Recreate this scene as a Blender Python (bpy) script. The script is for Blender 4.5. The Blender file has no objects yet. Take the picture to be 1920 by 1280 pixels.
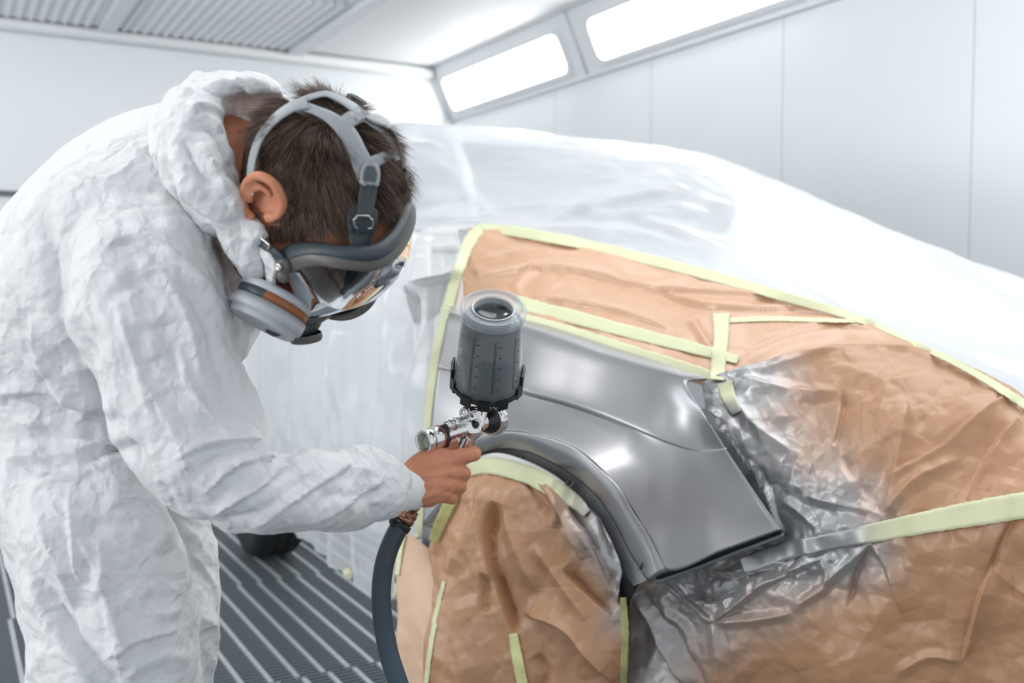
import bpy, bmesh, math, random
import numpy as np
from mathutils import Vector, Matrix
from mathutils.bvhtree import BVHTree
from mathutils.geometry import delaunay_2d_cdt

scene = bpy.context.scene
COL = scene.collection

# ------------------------------------------------------------------ camera
FPX = 1867.0                    # focal length in pixels of the 1920 wide frame (35 mm on 36 mm)
CAM_H = 1.15
YAW, PITCH = math.radians(29.8), math.radians(3.22)
CP = np.array([0.0, 0.0, CAM_H])
FWH = np.array([math.sin(YAW), math.cos(YAW), 0.0])
RT = np.array([math.cos(YAW), -math.sin(YAW), 0.0])
FW = FWH * math.cos(PITCH) + np.array([0, 0, -math.sin(PITCH)])
UP = np.cross(RT, FW)
cam_data = bpy.data.cameras.new('camera')
cam = bpy.data.objects.new('camera', cam_data)
COL.objects.link(cam)
cam_data.sensor_width = 36.0
cam_data.lens = FPX / 1920 * 36.0
cam_data.clip_start = 0.05
cam_data.dof.use_dof = True
cam_data.dof.focus_distance = 1.45
cam_data.dof.aperture_fstop = 4.0
mw = Matrix(((RT[0], UP[0], -FW[0], CP[0]), (RT[1], UP[1], -FW[1], CP[1]), (RT[2], UP[2], -FW[2], CP[2]), (0, 0, 0, 1)))
cam.matrix_world = mw
scene.camera = cam

# ------------------------------------------------------------------ world, exposure, lamps
vs = scene.view_settings
vs.view_transform = 'Standard'
vs.look = 'None'
vs.gamma = 1.0
vs.use_curve_mapping = False
vs.exposure = 0.13
scene.cycles.use_denoising = True
scene.cycles.max_bounces = 8
scene.cycles.transparent_max_bounces = 16
scene.cycles.sample_clamp_indirect = 4.0
w = bpy.data.worlds.new('booth_daylight')
scene.world = w
w.use_nodes = True
bg = w.node_tree.nodes['Background']
bg.inputs['Color'].default_value = (0.90, 0.95, 1.0, 1)
bg.inputs['Strength'].default_value = 0.74

def area(name, loc, target, sx, sy, power, color=(1, 1, 1)):
    l = bpy.data.lights.new(name, 'AREA')
    l.shape = 'RECTANGLE'; l.size = sx; l.size_y = sy; l.energy = power; l.color = color
    o = bpy.data.objects.new(name, l); COL.objects.link(o)
    o.location = loc
    d = Vector(target) - Vector(loc)
    o.rotation_euler = d.to_track_quat('-Z', 'Y').to_euler()
    return o
# the booth's ceiling and left wall tube banks; the other lights here are added
area('ceiling_tube_bank', (1.55, 1.7, 2.9), (1.4, 1.8, 0.6), 2.2, 3.4, 64, (0.97, 0.985, 1.0))
area('car_film_fill', (2.3, 3.8, 2.9), (2.3, 3.6, 0), 1.6, 3.0, 12, (0.97, 0.985, 1.0))  # added fill, brightens the film over the car
area('far_side_fill', (-2.45, 5.0, 2.1), (2.0, 5.0, 2.5), 3.2, 0.7, 36, (0.97, 0.985, 1.0))  # added side fill, brightens the ceiling and the far walls
area('back_wall_fill', (0.3, 5.0, 2.88), (0.2, 7.2, 1.3), 3.4, 0.5, 27, (0.97, 0.985, 1.0))  # unseen fill added to lift the back wall
area('left_tube_bank', (-2.4, 1.2, 2.4), (1.0, 1.6, 0.8), 0.6, 3.2, 30, (1.0, 0.99, 0.97))
area('fender_highlight_light', (-0.32, 2.0, 2.9), (0.9, 2.0, 0.8), 0.30, 0.55, 13, (1, 1, 1))  # small light added to put a highlight on the fender
area('fender_low_highlight', (-2.4, 1.15, 0.95), (1.3, 1.6, 0.8), 0.8, 0.45, 14, (1, 1, 1))  # low left light, added for a highlight low on the fender

# ------------------------------------------------------------------ helpers
def P(px, py, d):
    """the place in the booth that lies d metres deep and shows at (px, py)"""
    return CP + d * (FW + (px - 960.0) / FPX * RT - (py - 640.0) / FPX * UP)

def Pa(a):
    a = np.asarray(a, float)
    px, py, d = a[..., 0:1], a[..., 1:2], a[..., 2:3]
    return CP + d * (FW + (px - 960.0) / FPX * RT - (py - 640.0) / FPX * UP)

def proj(v):
    q = np.asarray(v, float) - CP
    d = q @ FW
    return np.stack([960 + FPX * (q @ RT) / d, 640 - FPX * (q @ UP) / d, d], -1)

def ray_dir(px, py):
    return FW + (px - 960.0) / FPX * RT - (py - 640.0) / FPX * UP

def on_plane(px, py, p0, n):
    r = ray_dir(px, py); n = np.asarray(n, float)
    t = np.dot(np.asarray(p0, float) - CP, n) / np.dot(r, n)
    return CP + t * r

def tag(o, label=None, cat=None, group=None, kind=None):
    if label: o['label'] = label
    if cat: o['category'] = cat
    if group: o['group'] = group
    if kind: o['kind'] = kind
    return o

def empty(name, loc, label=None, cat=None, group=None):
    o = bpy.data.objects.new(name, None); COL.objects.link(o)
    o.location = Vector(loc); o.empty_display_size = 0.05
    return tag(o, label, cat, group)

def mk(name, V, F, m, parent=None, smooth=True, mats=None, fmat=None):
    """one mesh object from world-space verts"""
    V = np.asarray(V, float).reshape(-1, 3)
    org = np.array(parent.matrix_basis.translation) if parent is not None and parent.parent is None else np.zeros(3)
    if parent is not None and parent.parent is not None:
        org = np.array(parent.parent.matrix_basis.translation) + np.array(parent.matrix_basis.translation)
    me = bpy.data.meshes.new(name)
    me.from_pydata((V - org).tolist(), [], [list(map(int, f)) for f in F])
    me.validate()
    for x in (mats or [m]): me.materials.append(x)
    if fmat is not None: me.polygons.foreach_set('material_index', np.asarray(fmat, np.int32))
    if smooth: me.polygons.foreach_set('use_smooth', np.ones(len(me.polygons), bool))
    o = bpy.data.objects.new(name, me); COL.objects.link(o)
    if parent is not None: o.parent = parent
    me.update()
    return o

def auto_smooth(o, deg=35):
    """sharp edges above an angle"""
    me = o.data
    bm = bmesh.new(); bm.from_mesh(me)
    for e in bm.edges:
        e.smooth = not (len(e.link_faces) == 2 and e.calc_face_angle(0) > math.radians(deg))
    bm.to_mesh(me); bm.free()
    return o

class MB:
    """collects shapes for one mesh"""
    def __init__(s): s.V = []; s.F = []; s.M = []; s.n = 0
    def add(s, V, F, mi=0):
        V = np.asarray(V, float).reshape(-1, 3)
        s.V.append(V); s.F += [[i + s.n for i in f] for f in F]; s.M += [mi] * len(F); s.n += len(V); return s
    def box(s, lo, hi, mi=0):
        x0, y0, z0 = lo; x1, y1, z1 = hi
        V = [(x0, y0, z0), (x1, y0, z0), (x1, y1, z0), (x0, y1, z0), (x0, y0, z1), (x1, y0, z1), (x1, y1, z1), (x0, y1, z1)]
        return s.add(V, [(0, 3, 2, 1), (4, 5, 6, 7), (0, 1, 5, 4), (1, 2, 6, 5), (2, 3, 7, 6), (3, 0, 4, 7)], mi)
    def build(s, name, m, parent=None, smooth=True, mats=None):
        return mk(name, np.concatenate(s.V), s.F, m, parent, smooth, mats, s.M if mats else None)

def nrm(v):
    v = np.asarray(v, float); return v / (np.linalg.norm(v, axis=-1, keepdims=True) + 1e-12)

def catmull(pts, n, closed=False):
    """n samples on a Catmull-Rom curve through pts (k, dim)"""
    p = np.asarray(pts, float); k = len(p)
    if closed:
        t = np.linspace(0, k, n, endpoint=False); i = np.floor(t).astype(int); f = (t - i)[:, None]
        a, b, c, d = p[(i - 1) % k], p[i % k], p[(i + 1) % k], p[(i + 2) % k]
    else:
        t = np.linspace(0, k - 1, n); i = np.minimum(np.floor(t).astype(int), k - 2); f = (t - i)[:, None]
        q = np.concatenate([[2 * p[0] - p[1]], p, [2 * p[-1] - p[-2]]])
        a, b, c, d = q[i], q[i + 1], q[i + 2], q[i + 3]
    return 0.5 * (2 * b + (c - a) * f + (2 * a - 5 * b + 4 * c - d) * f ** 2 + (3 * b - 3 * c + d - a) * f ** 3)

def lerp_path(pts, n):
    p = np.asarray(pts, float)
    L = np.concatenate([[0], np.cumsum(np.linalg.norm(np.diff(p[:, :3], axis=0), axis=1))])
    t = np.linspace(0, L[-1], n)
    return np.stack([np.interp(t, L, p[:, j]) for j in range(p.shape[1])], 1)

def grid_faces(nv, nu, wrap_u=False, wrap_v=False):
    F = []
    for j in range(nv if wrap_v else nv - 1):
        for i in range(nu if wrap_u else nu - 1):
            a = j * nu + i; b = j * nu + (i + 1) % nu
            c = ((j + 1) % nv) * nu + (i + 1) % nu; d = ((j + 1) % nv) * nu + i
            F.append((a, b, c, d))
    return F

def tube(path, rad, nseg=12, caps=True, n=None):
    """round tube along a path (k,3); rad number or list"""
    p = np.asarray(path, float)
    r = np.full(len(p), rad, float) if np.isscalar(rad) else np.asarray(rad, float)
    if n:
        pr = catmull(np.concatenate([p, r[:, None]], 1), n); p, r = pr[:, :3], pr[:, 3]
    t = nrm(np.gradient(p, axis=0))
    u = np.cross(t[0], [0, 0, 1.0]);
    if np.linalg.norm(u) < 1e-3: u = np.cross(t[0], [1.0, 0, 0])
    u = nrm(u); U = []
    for k in range(len(p)):
        u = nrm(u - np.dot(u, t[k]) * t[k]); U.append(u)
    U = np.array(U); W = np.cross(t, U)
    th = np.linspace(0, 2 * math.pi, nseg, endpoint=False)
    V = p[:, None] + r[:, None, None] * (np.cos(th)[None, :, None] * U[:, None] + np.sin(th)[None, :, None] * W[:, None])
    F = grid_faces(len(p), nseg, wrap_u=True)
    V = V.reshape(-1, 3)
    if caps:
        F = F + [tuple(range(nseg))[::-1], tuple((len(p) - 1) * nseg + i for i in range(nseg))]
    return V, F

def lathe(A, B, prof, nseg=32, caps=True, squash=None):
    """profile [(t along A->B in metres, radius)] turned round the axis A->B"""
    A = np.asarray(A, float); ax = nrm(np.asarray(B, float) - A)
    u = np.cross(ax, [0, 0, 1.0])
    if np.linalg.norm(u) < 1e-3: u = np.cross(ax, [1.0, 0, 0])
    u = nrm(u); v = np.cross(ax, u)
    th = np.linspace(0, 2 * math.pi, nseg, endpoint=False)
    ring = np.cos(th)[:, None] * u + np.sin(th)[:, None] * v
    V = np.concatenate([A + ax * t + ring * r for t, r in prof])
    F = grid_faces(len(prof), nseg, wrap_u=True)
    if caps: F = F + [tuple(range(nseg))[::-1], tuple((len(prof) - 1) * nseg + i for i in range(nseg))]
    return V, F

# ------------------------------------------------------------------ noise
def hash3(i, seed):
    i = i.astype(np.int64)
    h = (i[..., 0] * 374761393 + i[..., 1] * 668265263 + i[..., 2] * 2147483647 + seed * 974634777) & 0xFFFFFFFF
    h = ((h ^ (h >> 13)) * 1274126177) & 0xFFFFFFFF
    h = ((h ^ (h >> 16)) * 2246822519) & 0xFFFFFFFF
    h = h ^ (h >> 15)
    return (h & 0xFFFFFF) / float(0xFFFFFF) * 2 - 1

def facet(p, seed=0):
    """piecewise planar noise: flat facets meeting in creases"""
    p = np.asarray(p, float)
    q = p + p.sum(-1, keepdims=True) / 3.0
    i = np.floor(q); f = q - i
    o = np.argsort(-f, axis=-1)
    fs = np.take_along_axis(f, o, -1)
    w = [1 - fs[..., 0], fs[..., 0] - fs[..., 1], fs[..., 1] - fs[..., 2], fs[..., 2]]
    c = i.copy(); out = w[0] * hash3(c, seed)
    ar = np.arange(len(p))
    for k in range(3):
        c[ar, o[:, k]] += 1
        out += w[k + 1] * hash3(c, seed)
    return out

def smooth_noise(p, seed=0):
    p = np.asarray(p, float); i = np.floor(p); f = p - i; f = f * f * (3 - 2 * f); out = 0
    for dx in (0, 1):
        for dy in (0, 1):
            for dz in (0, 1):
                wgt = (f[:, 0] if dx else 1 - f[:, 0]) * (f[:, 1] if dy else 1 - f[:, 1]) * (f[:, 2] if dz else 1 - f[:, 2])
                out = out + wgt * hash3(i + np.array([dx, dy, dz]), seed)
    return out

def warp(p, freq, amp, seed):
    return p + amp * np.stack([smooth_noise(p * freq, seed + k) for k in range(3)], -1)

def rot_rand(seed):
    r = np.random.RandomState(seed); q, _ = np.linalg.qr(r.randn(3, 3)); return q

def crumple(p, freq, amp, seed, octaves=3, gain=0.5, lac=2.1, wamp=0.14):
    out = 0; a = amp; f = freq
    for k in range(octaves):
        q = warp(p @ rot_rand(seed + 31 * k), f * 0.6, wamp / f, seed + 7 * k)
        out = out + a * facet(q * f, seed + 11 * k); a *= gain; f *= lac
    return out

def sstep(a, b, x):
    t = np.clip((x - a) / (b - a), 0, 1); return t * t * (3 - 2 * t)

def seg_dist(q, pts):
    """distance of 2-D points to a polyline, and the position along it 0..1, and the signed side"""
    pts = np.asarray(pts, float)
    L = np.linalg.norm(np.diff(pts, axis=0), axis=1); tot = L.sum(); acc = 0
    best = np.full(len(q), 1e9); tt = np.zeros(len(q)); sd = np.zeros(len(q))
    for a, b, l in zip(pts[:-1], pts[1:], L):
        e = (b - a) / max(l, 1e-9); r = q - a
        s = np.clip(r @ e, 0, l); c = r - s[:, None] * e
        d = np.hypot(c[:, 0], c[:, 1]); m = d < best
        best[m] = d[m]; tt[m] = (acc + s[m]) / tot; sd[m] = (r[:, 0] * e[1] - r[:, 1] * e[0])[m]; acc += l
    return best, tt, sd

def folds(q, strokes):
    """sum of ridge (+) / valley (-) folds. stroke = (points, width_px, height_m[, kind]); kind 'r' sharp ridge, 's' soft, 'e' ledge"""
    h = np.zeros(len(q))
    for st in strokes:
        pts, wd, ht = st[:3]; kind = st[3] if len(st) > 3 else 'r'
        pp = np.asarray(pts, float)
        lo = pp.min(0) - 4 * wd; hi = pp.max(0) + 4 * wd
        m = (q[:, 0] > lo[0]) & (q[:, 0] < hi[0]) & (q[:, 1] > lo[1]) & (q[:, 1] < hi[1])
        if not m.any(): continue
        d, t, sd = seg_dist(q[m], catmull(pp, 24) if len(pp) > 2 else pp)
        end = np.clip(np.minimum(t, 1 - t) * 6, 0, 1) ** 0.7
        if kind == 'r': pr = 0.85 * np.clip(1 - d / (2.4 * wd), 0, 1) ** 1.5
        elif kind == 's': pr = np.exp(-(d / wd) ** 2)
        else: pr = np.where(sd > 0, np.exp(-(d / (2.2 * wd)) ** 1.0), np.exp(-(d / (0.35 * wd)) ** 2))
        h[m] += ht * pr * end
    return h

def surf(ctrl, nu, nv):
    """smooth sheet through a grid of (px, py, depth) control points -> (nv, nu, 3) world points"""
    c = np.asarray(ctrl, float)
    rows = np.stack([catmull(r, nu) for r in c])              # (kv, nu, 3)
    out = np.stack([catmull(rows[:, i], nv) for i in range(nu)], 1)
    return Pa(out)

def sheet_normals(G):
    du = np.gradient(G, axis=1); dv = np.gradient(G, axis=0)
    n = nrm(np.cross(du, dv))
    s = np.sign(np.sum(n * (CP - G), -1)).mean()
    return n * (1 if s >= 0 else -1)

# ------------------------------------------------------------------ materials
def mat(name, color=(0.8, 0.8, 0.8), rough=0.5, metal=0.0, bump=None, spec=None, coat=0.0, coat_rough=0.05, sheen=0.0, sub=None, emit=None, trans=0.0, alpha=1.0, vary=None, aniso=0.0):
    m = bpy.data.materials.new(name); m.use_nodes = True
    nt = m.node_tree; b = nt.nodes['Principled BSDF']
    b.inputs['Base Color'].default_value = (*color, 1)
    b.inputs['Roughness'].default_value = rough
    b.inputs['Metallic'].default_value = metal
    if spec is not None: b.inputs['Specular IOR Level'].default_value = spec
    b.inputs['Coat Weight'].default_value = coat; b.inputs['Coat Roughness'].default_value = coat_rough
    b.inputs['Sheen Weight'].default_value = sheen
    b.inputs['Transmission Weight'].default_value = trans
    b.inputs['Alpha'].default_value = alpha
    if sub: b.inputs['Subsurface Weight'].default_value = sub[0]; b.inputs['Subsurface Radius'].default_value = sub[1]; b.inputs['Subsurface Scale'].default_value = sub[2]
    if emit: b.inputs['Emission Color'].default_value = (*emit[0], 1); b.inputs['Emission Strength'].default_value = emit[1]
    tc = nt.nodes.new('ShaderNodeTexCoord')
    if vary:      # (scale, amount): mottled base colour
        n = nt.nodes.new('ShaderNodeTexNoise'); n.inputs['Scale'].default_value = vary[0]; n.inputs['Detail'].default_value = 5
        nt.links.new(tc.outputs['Object'], n.inputs['Vector'])
        mx = nt.nodes.new('ShaderNodeMix'); mx.data_type = 'RGBA'
        k = vary[1]
        mx.inputs['A'].default_value = (*[max(0, c * (1 - k)) for c in color], 1)
        mx.inputs['B'].default_value = (*[min(1, c * (1 + k)) for c in color], 1)
        nt.links.new(n.outputs['Fac'], mx.inputs['Factor']); nt.links.new(mx.outputs['Result'], b.inputs['Base Color'])
    if bump:      # list of (scale, strength, distance)
        prev = None
        for sc, st, di in bump:
            n = nt.nodes.new('ShaderNodeTexNoise'); n.inputs['Scale'].default_value = sc; n.inputs['Detail'].default_value = 4
            nt.links.new(tc.outputs['Object'], n.inputs['Vector'])
            bp = nt.nodes.new('ShaderNodeBump'); bp.inputs['Strength'].default_value = st; bp.inputs['Distance'].default_value = di
            nt.links.new(n.outputs['Fac'], bp.inputs['Height'])
            if prev: nt.links.new(prev.outputs['Normal'], bp.inputs['Normal'])
            prev = bp
        nt.links.new(prev.outputs['Normal'], b.inputs['Normal'])
    return m

# ================================================================== the booth
m_wall = mat('white_booth_panel', (0.80, 0.825, 0.84), 0.35, vary=(1.2, 0.03))
m_ceil = mat('white_ceiling_paint', (0.90, 0.91, 0.92), 0.6)
m_filter = mat('filter_mat', (0.82, 0.85, 0.87), 0.9, vary=(300, 0.12))
m_trim = mat('white_trim', (0.78, 0.80, 0.815), 0.4)
m_seam = mat('panel_seam', (0.60, 0.64, 0.67), 0.6)
m_steel = mat('galvanised_rail', (0.55, 0.58, 0.60), 0.45, 0.5, vary=(30, 0.15))
m_bar = mat('grating_bar', (0.175, 0.205, 0.225), 0.5, 0.4)
m_pit = mat('dark_pit', (0.012, 0.015, 0.018), 0.9)
m_tube = mat('lit_diffuser', (1, 1, 1), 0.5, emit=((1.0, 1.0, 1.0), 9.0))
m_pipe = mat('dark_pipe', (0.10, 0.13, 0.15), 0.4)

CEIL = 2.95
c0 = on_plane(805, 128, (0, 0, CEIL), (0, 0, 1))       # where ceiling, slope and back wall meet
XC, YB = c0[0], c0[1]
c1 = on_plane(845, 227, (0, YB, 0), (0, 1, 0))
XR, ZR = c1[0], c1[2]                                   # right wall plane and foot of the slope
XL, YF = -2.6, -1.2

def struct(o): return tag(o, kind='structure')
b = MB(); b.box((XL, YB, 0), (XR, YB + 0.06, CEIL)); struct(b.build('wall_back', m_wall, smooth=False))
# right wall with its sunk panel joints
b = MB(); y = YF; joints = [3.79 + 1.09 * k for k in range(-5, 5)]
b.box((XR + 0.004, YF, 0), (XR + 0.06, YB, ZR + 0.02), 1)
edges = [YF] + [j for j in joints if YF < j < YB] + [YB]
for a, e in zip(edges[:-1], edges[1:]): b.box((XR, a + 0.004, 0), (XR + 0.006, e - 0.004, ZR), 0)
struct(b.build('wall_right', m_wall, smooth=False, mats=[m_wall, m_seam]))
# sloped light housing between wall and ceiling
sl = np.array([XC - XR, 0, CEIL - ZR]); sl_len = np.linalg.norm(sl); sl_n = nrm(np.array([-(CEIL - ZR), 0, XC - XR]))
def slope(y, t, off=0.0): return np.array([XR, y, ZR]) + sl / sl_len * t + sl_n * off
b = MB()
V = [slope(YF, 0), slope(YB, 0), slope(YB, sl_len), slope(YF, sl_len)]
b.add(V + [v - sl_n * 0.12 for v in V], [(0, 1, 2, 3), (7, 6, 5, 4), (0, 4, 5, 1), (1, 5, 6, 2), (2, 6, 7, 3), (3, 7, 4, 0)])
struct(b.build('wall_slope', m_wall, smooth=False))
# trims along the slope's two edges
for nm, t in (('trim_1', 0.0), ('trim_2', sl_len)):
    V, F = tube([slope(YF, t, 0.006), slope(YB, t, 0.006)], 0.016, 8)
    struct(mk(nm, V, F, m_trim))
V, F = tube([(XR - 0.02, YB - 0.02, 0), (XR - 0.02, YB - 0.02, ZR)], 0.02, 8); struct(mk('trim_3', V, F, m_trim))
V, F = tube([slope(YB - 0.02, 0, 0.01), slope(YB - 0.02, sl_len, 0.01)], 0.02, 8); struct(mk('trim_4', V, F, m_trim))

# ceiling: white deck, filter fields and their slats, bearer bars
b = MB(); b.box((XL, YF, CEIL), (XC, YB, CEIL + 0.06))
struct(b.build('ceiling', m_ceil, smooth=False))
b = MB()
FX = [(-1.9, -0.55), (-0.35, 0.95), (1.15, 2.3)]
for k, (x0, x1) in enumerate(FX):
    for y0, y1 in ((YB - 1.5, YB - 0.12), (YB - 3.1, YB - 1.6), (YB - 4.7, YB - 3.2)):
        b.box((x0, y0, CEIL - 0.012), (x1, y1, CEIL - 0.001), 0)
        st = 0.07
        x = x0
        while x < x1:
            b.box((x, y0, CEIL - 0.024), (x + 0.022, y1, CEIL - 0.011), 1); x += st
        if k:
            yy = y0
            while yy < y1:
                b.box((x0, yy, CEIL - 0.02), (x1, yy + 0.012, CEIL - 0.011), 1); yy += st
struct(b.build('ceiling_filters', m_filter, smooth=False, mats=[m_filter, m_ceil]))
V, F = tube([(XL, YB - 0.05, CEIL - 0.05), (XC, YB - 0.05, CEIL - 0.05)], 0.045, 8); struct(mk('trim_5', V, F, m_trim))
b = MB()
for x in (-1.95, -0.45, 1.05, 2.4): b.box((x - 0.05, YF, CEIL - 0.05), (x + 0.05, YB, CEIL - 0.0005))
struct(b.build('trim_6', m_trim, smooth=False))

# wall handrail pipe on the back wall
a0 = on_plane(-60, 357, (0, YB - 0.05, 0), (0, 1, 0)); a1 = on_plane(420, 378, (0, YB - 0.05, 0), (0, 1, 0))
b = MB(); b.box((a0[0] - 0.6, YB - 0.035, a0[2] - 0.02), (a1[0], YB, a0[2] + 0.012))
rail = b.build('wall_rail', m_pipe, smooth=False)
tag(rail, 'dark narrow rail running along the back wall behind the person', 'rail')

# light fixtures on the slope: frame, lit diffuser with rounded corners
def rounded(y0, y1, t0, t1, r, off, n=6):
    pts = []
    for cy, ct, a0 in ((y1 - r, t1 - r, 0), (y0 + r, t1 - r, 90), (y0 + r, t0 + r, 180), (y1 - r, t0 + r, 270)):
        for k in range(n + 1):
            a = math.radians(a0 + 90 * k / n); pts.append(slope(cy + r * math.cos(a), ct + r * math.sin(a), off))
    return np.array(pts)
def fixture(y0, y1, t0, t1, label):
    e = empty('light_fixture', slope((y0 + y1) / 2, t0, 0.0), label, 'light', 'light fixtures on the sloped panel')
    o, i = rounded(y0 - 0.05, y1 + 0.05, t0 - 0.035, t1 + 0.03, 0.07, 0.012), rounded(y0, y1, t0, t1, 0.06, 0.012)
    i2 = rounded(y0, y1, t0, t1, 0.06, 0.002); o2 = rounded(y0 - 0.05, y1 + 0.05, t0 - 0.035, t1 + 0.03, 0.07, 0.0)
    n = len(o)
    F = []
    for k in range(n):
        j = (k + 1) % n
        F += [(k, j, n + j, n + k), (n + k, n + j, 2 * n + j, 2 * n + k), (3 * n + k, 3 * n + j, j, k)]
    mk('frame', np.concatenate([o, i, i2, o2]), F, m_trim, e, smooth=False)
    mk('diffuser', i2, [tuple(range(n))], m_tube, e, smooth=False)
# corners of the first fixture as seen on the slope plane
sp0 = (XR, 0, ZR)
def on_slope(px, py):
    q = on_plane(px, py, sp0, sl_n); return q[1], float(np.dot(q - np.array([XR, q[1], ZR]), sl / sl_len))
ya, ta = on_slope(845, 205); yb, tb = on_slope(1066, 140); yc, tc_ = on_slope(1045, 57); yd, td = on_slope(835, 150)
T0, T1 = (ta + tb) / 2, (tc_ + td) / 2
Y1, Y0 = (ya + yd) / 2, (yb + yc) / 2
fixture(Y0, Y1, T0, T1, 'shorter lit fixture on the sloped panel, nearer the back corner')
ye, _ = on_slope(1117, 85)
fixture(ye - (Y1 - Y0) * 1.0, ye, T0, T1, 'larger lit fixture on the sloped panel, cut off by the top of the photo')
# upright joint between the two fixtures
ym = (Y0 + ye) / 2
V, F = tube([slope(ym, 0.0, 0.004), slope(ym, sl_len, 0.004)], 0.008, 6); struct(mk('trim_7', V, F, m_seam))

# grating floor: dark pit, cross bars, lighter bearer rails along the booth
b = MB()
b.box((XL, YF, -0.12), (XR, YB, -0.06), 0)
xs = np.arange(XL + 0.02, XR, 0.0785)
yy = YF
while yy < YB:
    b.box((XL, yy, -0.03), (XR, yy + 0.011, -0.004), 1); yy += 0.024
joint = np.arange(YF, YB, 1.0)
for k, x in enumerate(xs):
    for n_, y0 in enumerate(joint):
        s = 0.012 if n_ % 2 else 0.0
        b.box((x + s, y0 + 0.006, -0.03), (x + s + 0.014, min(y0 + 0.994, YB), 0.0), 2)
struct(b.build('floor', m_bar, smooth=False, mats=[m_pit, m_bar, m_steel]))

# ================================================================== the car, masked for painting
def paint_mat():
    m = mat('fresh_silver_primer', (0.41, 0.408, 0.42), 0.30, 0.78, coat=0.0, bump=[(1400, 0.05, 0.0004)])
    return m
m_fender = paint_mat()
m_flange = mat('satin_grey_lip', (0.24, 0.25, 0.265), 0.42, 0.5)
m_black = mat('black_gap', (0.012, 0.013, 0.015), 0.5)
m_body = mat('car_body_white', (0.78, 0.80, 0.82), 0.4)
m_glass = mat('car_window_glass', (0.04, 0.06, 0.075), 0.12)
m_tyre = mat('tyre_rubber', (0.018, 0.02, 0.022), 0.75)
m_rim = mat('wheel_rim_metal', (0.45, 0.46, 0.48), 0.35, 0.8)
m_tape = mat('yellow_masking_tape', (0.66, 0.68, 0.44), 0.6, bump=[(260, 0.25, 0.001)], vary=(25, 0.05))

def film_mat(name, alpha, rough):
    m = bpy.data.materials.new(name); m.use_nodes = True; nt = m.node_tree; N = nt.nodes; L = nt.links
    out = N['Material Output']; b = N['Principled BSDF']
    b.inputs['Base Color'].default_value = (0.87, 0.895, 0.915, 1); b.inputs['Roughness'].default_value = rough
    b.inputs['Specular IOR Level'].default_value = 0.7
    tl = N.new('ShaderNodeBsdfTranslucent'); tl.inputs['Color'].default_value = (0.84, 0.87, 0.89, 1)
    m1 = N.new('ShaderNodeMixShader'); m1.inputs[0].default_value = 0.30
    L.new(b.outputs[0], m1.inputs[1]); L.new(tl.outputs[0], m1.inputs[2])
    tr = N.new('ShaderNodeBsdfTransparent')
    m2 = N.new('ShaderNodeMixShader')
    lw = N.new('ShaderNodeLayerWeight'); lw.inputs['Blend'].default_value = 0.35
    mr = N.new('ShaderNodeMapRange'); mr.inputs['To Min'].default_value = alpha; mr.inputs['To Max'].default_value = 1.0
    L.new(lw.outputs['Facing'], mr.inputs['Value']); L.new(mr.outputs[0], m2.inputs[0])
    L.new(tr.outputs[0], m2.inputs[1]); L.new(m1.outputs[0], m2.inputs[2]); L.new(m2.outputs[0], out.inputs['Surface'])
    return m
m_film = film_mat('clear_masking_film', 0.48, 0.22)

def paper_mat(name, col, rough=0.37):
    m = bpy.data.materials.new(name); m.use_nodes = True; nt = m.node_tree; N = nt.nodes; L = nt.links
    b = N['Principled BSDF']
    at = N.new('ShaderNodeAttribute'); at.attribute_name = 'overspray'
    tc = N.new('ShaderNodeTexCoord')
    nz = N.new('ShaderNodeTexNoise'); nz.inputs['Scale'].default_value = 40; nz.inputs['Detail'].default_value = 6
    L.new(tc.outputs['Object'], nz.inputs['Vector'])
    c0 = N.new('ShaderNodeMix'); c0.data_type = 'RGBA'
    c0.inputs['A'].default_value = (*[c * 0.93 for c in col], 1); c0.inputs['B'].default_value = (*[c * 1.07 for c in col], 1)
    L.new(nz.outputs['Fac'], c0.inputs['Factor'])
    c1 = N.new('ShaderNodeMix'); c1.data_type = 'RGBA'; c1.inputs['B'].default_value = (0.40, 0.41, 0.42, 1)
    L.new(c0.outputs['Result'], c1.inputs['A']); L.new(at.outputs['Fac'], c1.inputs['Factor']); L.new(c1.outputs['Result'], b.inputs['Base Color'])
    k = N.new('ShaderNodeMath'); k.operation = 'MULTIPLY'; k.inputs[1].default_value = 0.7
    L.new(at.outputs['Fac'], k.inputs[0]); L.new(k.outputs[0], b.inputs['Metallic'])
    r = N.new('ShaderNodeMapRange'); r.inputs['To Min'].default_value = rough; r.inputs['To Max'].default_value = 0.36
    L.new(at.outputs['Fac'], r.inputs['Value']); L.new(r.outputs[0], b.inputs['Roughness'])
    b.inputs['Specular IOR Level'].default_value = 0.6
    n2 = N.new('ShaderNodeTexNoise'); n2.inputs['Scale'].default_value = 900; n2.inputs['Detail'].default_value = 3
    L.new(tc.outputs['Object'], n2.inputs['Vector'])
    bp = N.new('ShaderNodeBump'); bp.inputs['Strength'].default_value = 0.12; bp.inputs['Distance'].default_value = 0.0006
    L.new(n2.outputs['Fac'], bp.inputs['Height']); L.new(bp.outputs[0], b.inputs['Normal'])
    return m
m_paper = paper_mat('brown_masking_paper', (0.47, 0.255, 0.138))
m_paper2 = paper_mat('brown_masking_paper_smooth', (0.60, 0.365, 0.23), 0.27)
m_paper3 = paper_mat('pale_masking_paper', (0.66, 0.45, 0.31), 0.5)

def set_attr(o, name, vals):
    a = o.data.attributes.new(name, 'FLOAT', 'POINT'); a.data.foreach_set('value', np.asarray(vals, np.float32))

def solidify(o, th, off=-1):
    md = o.modifiers.new('thickness', 'SOLIDIFY'); md.thickness = th; md.offset = off
    return o

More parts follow.
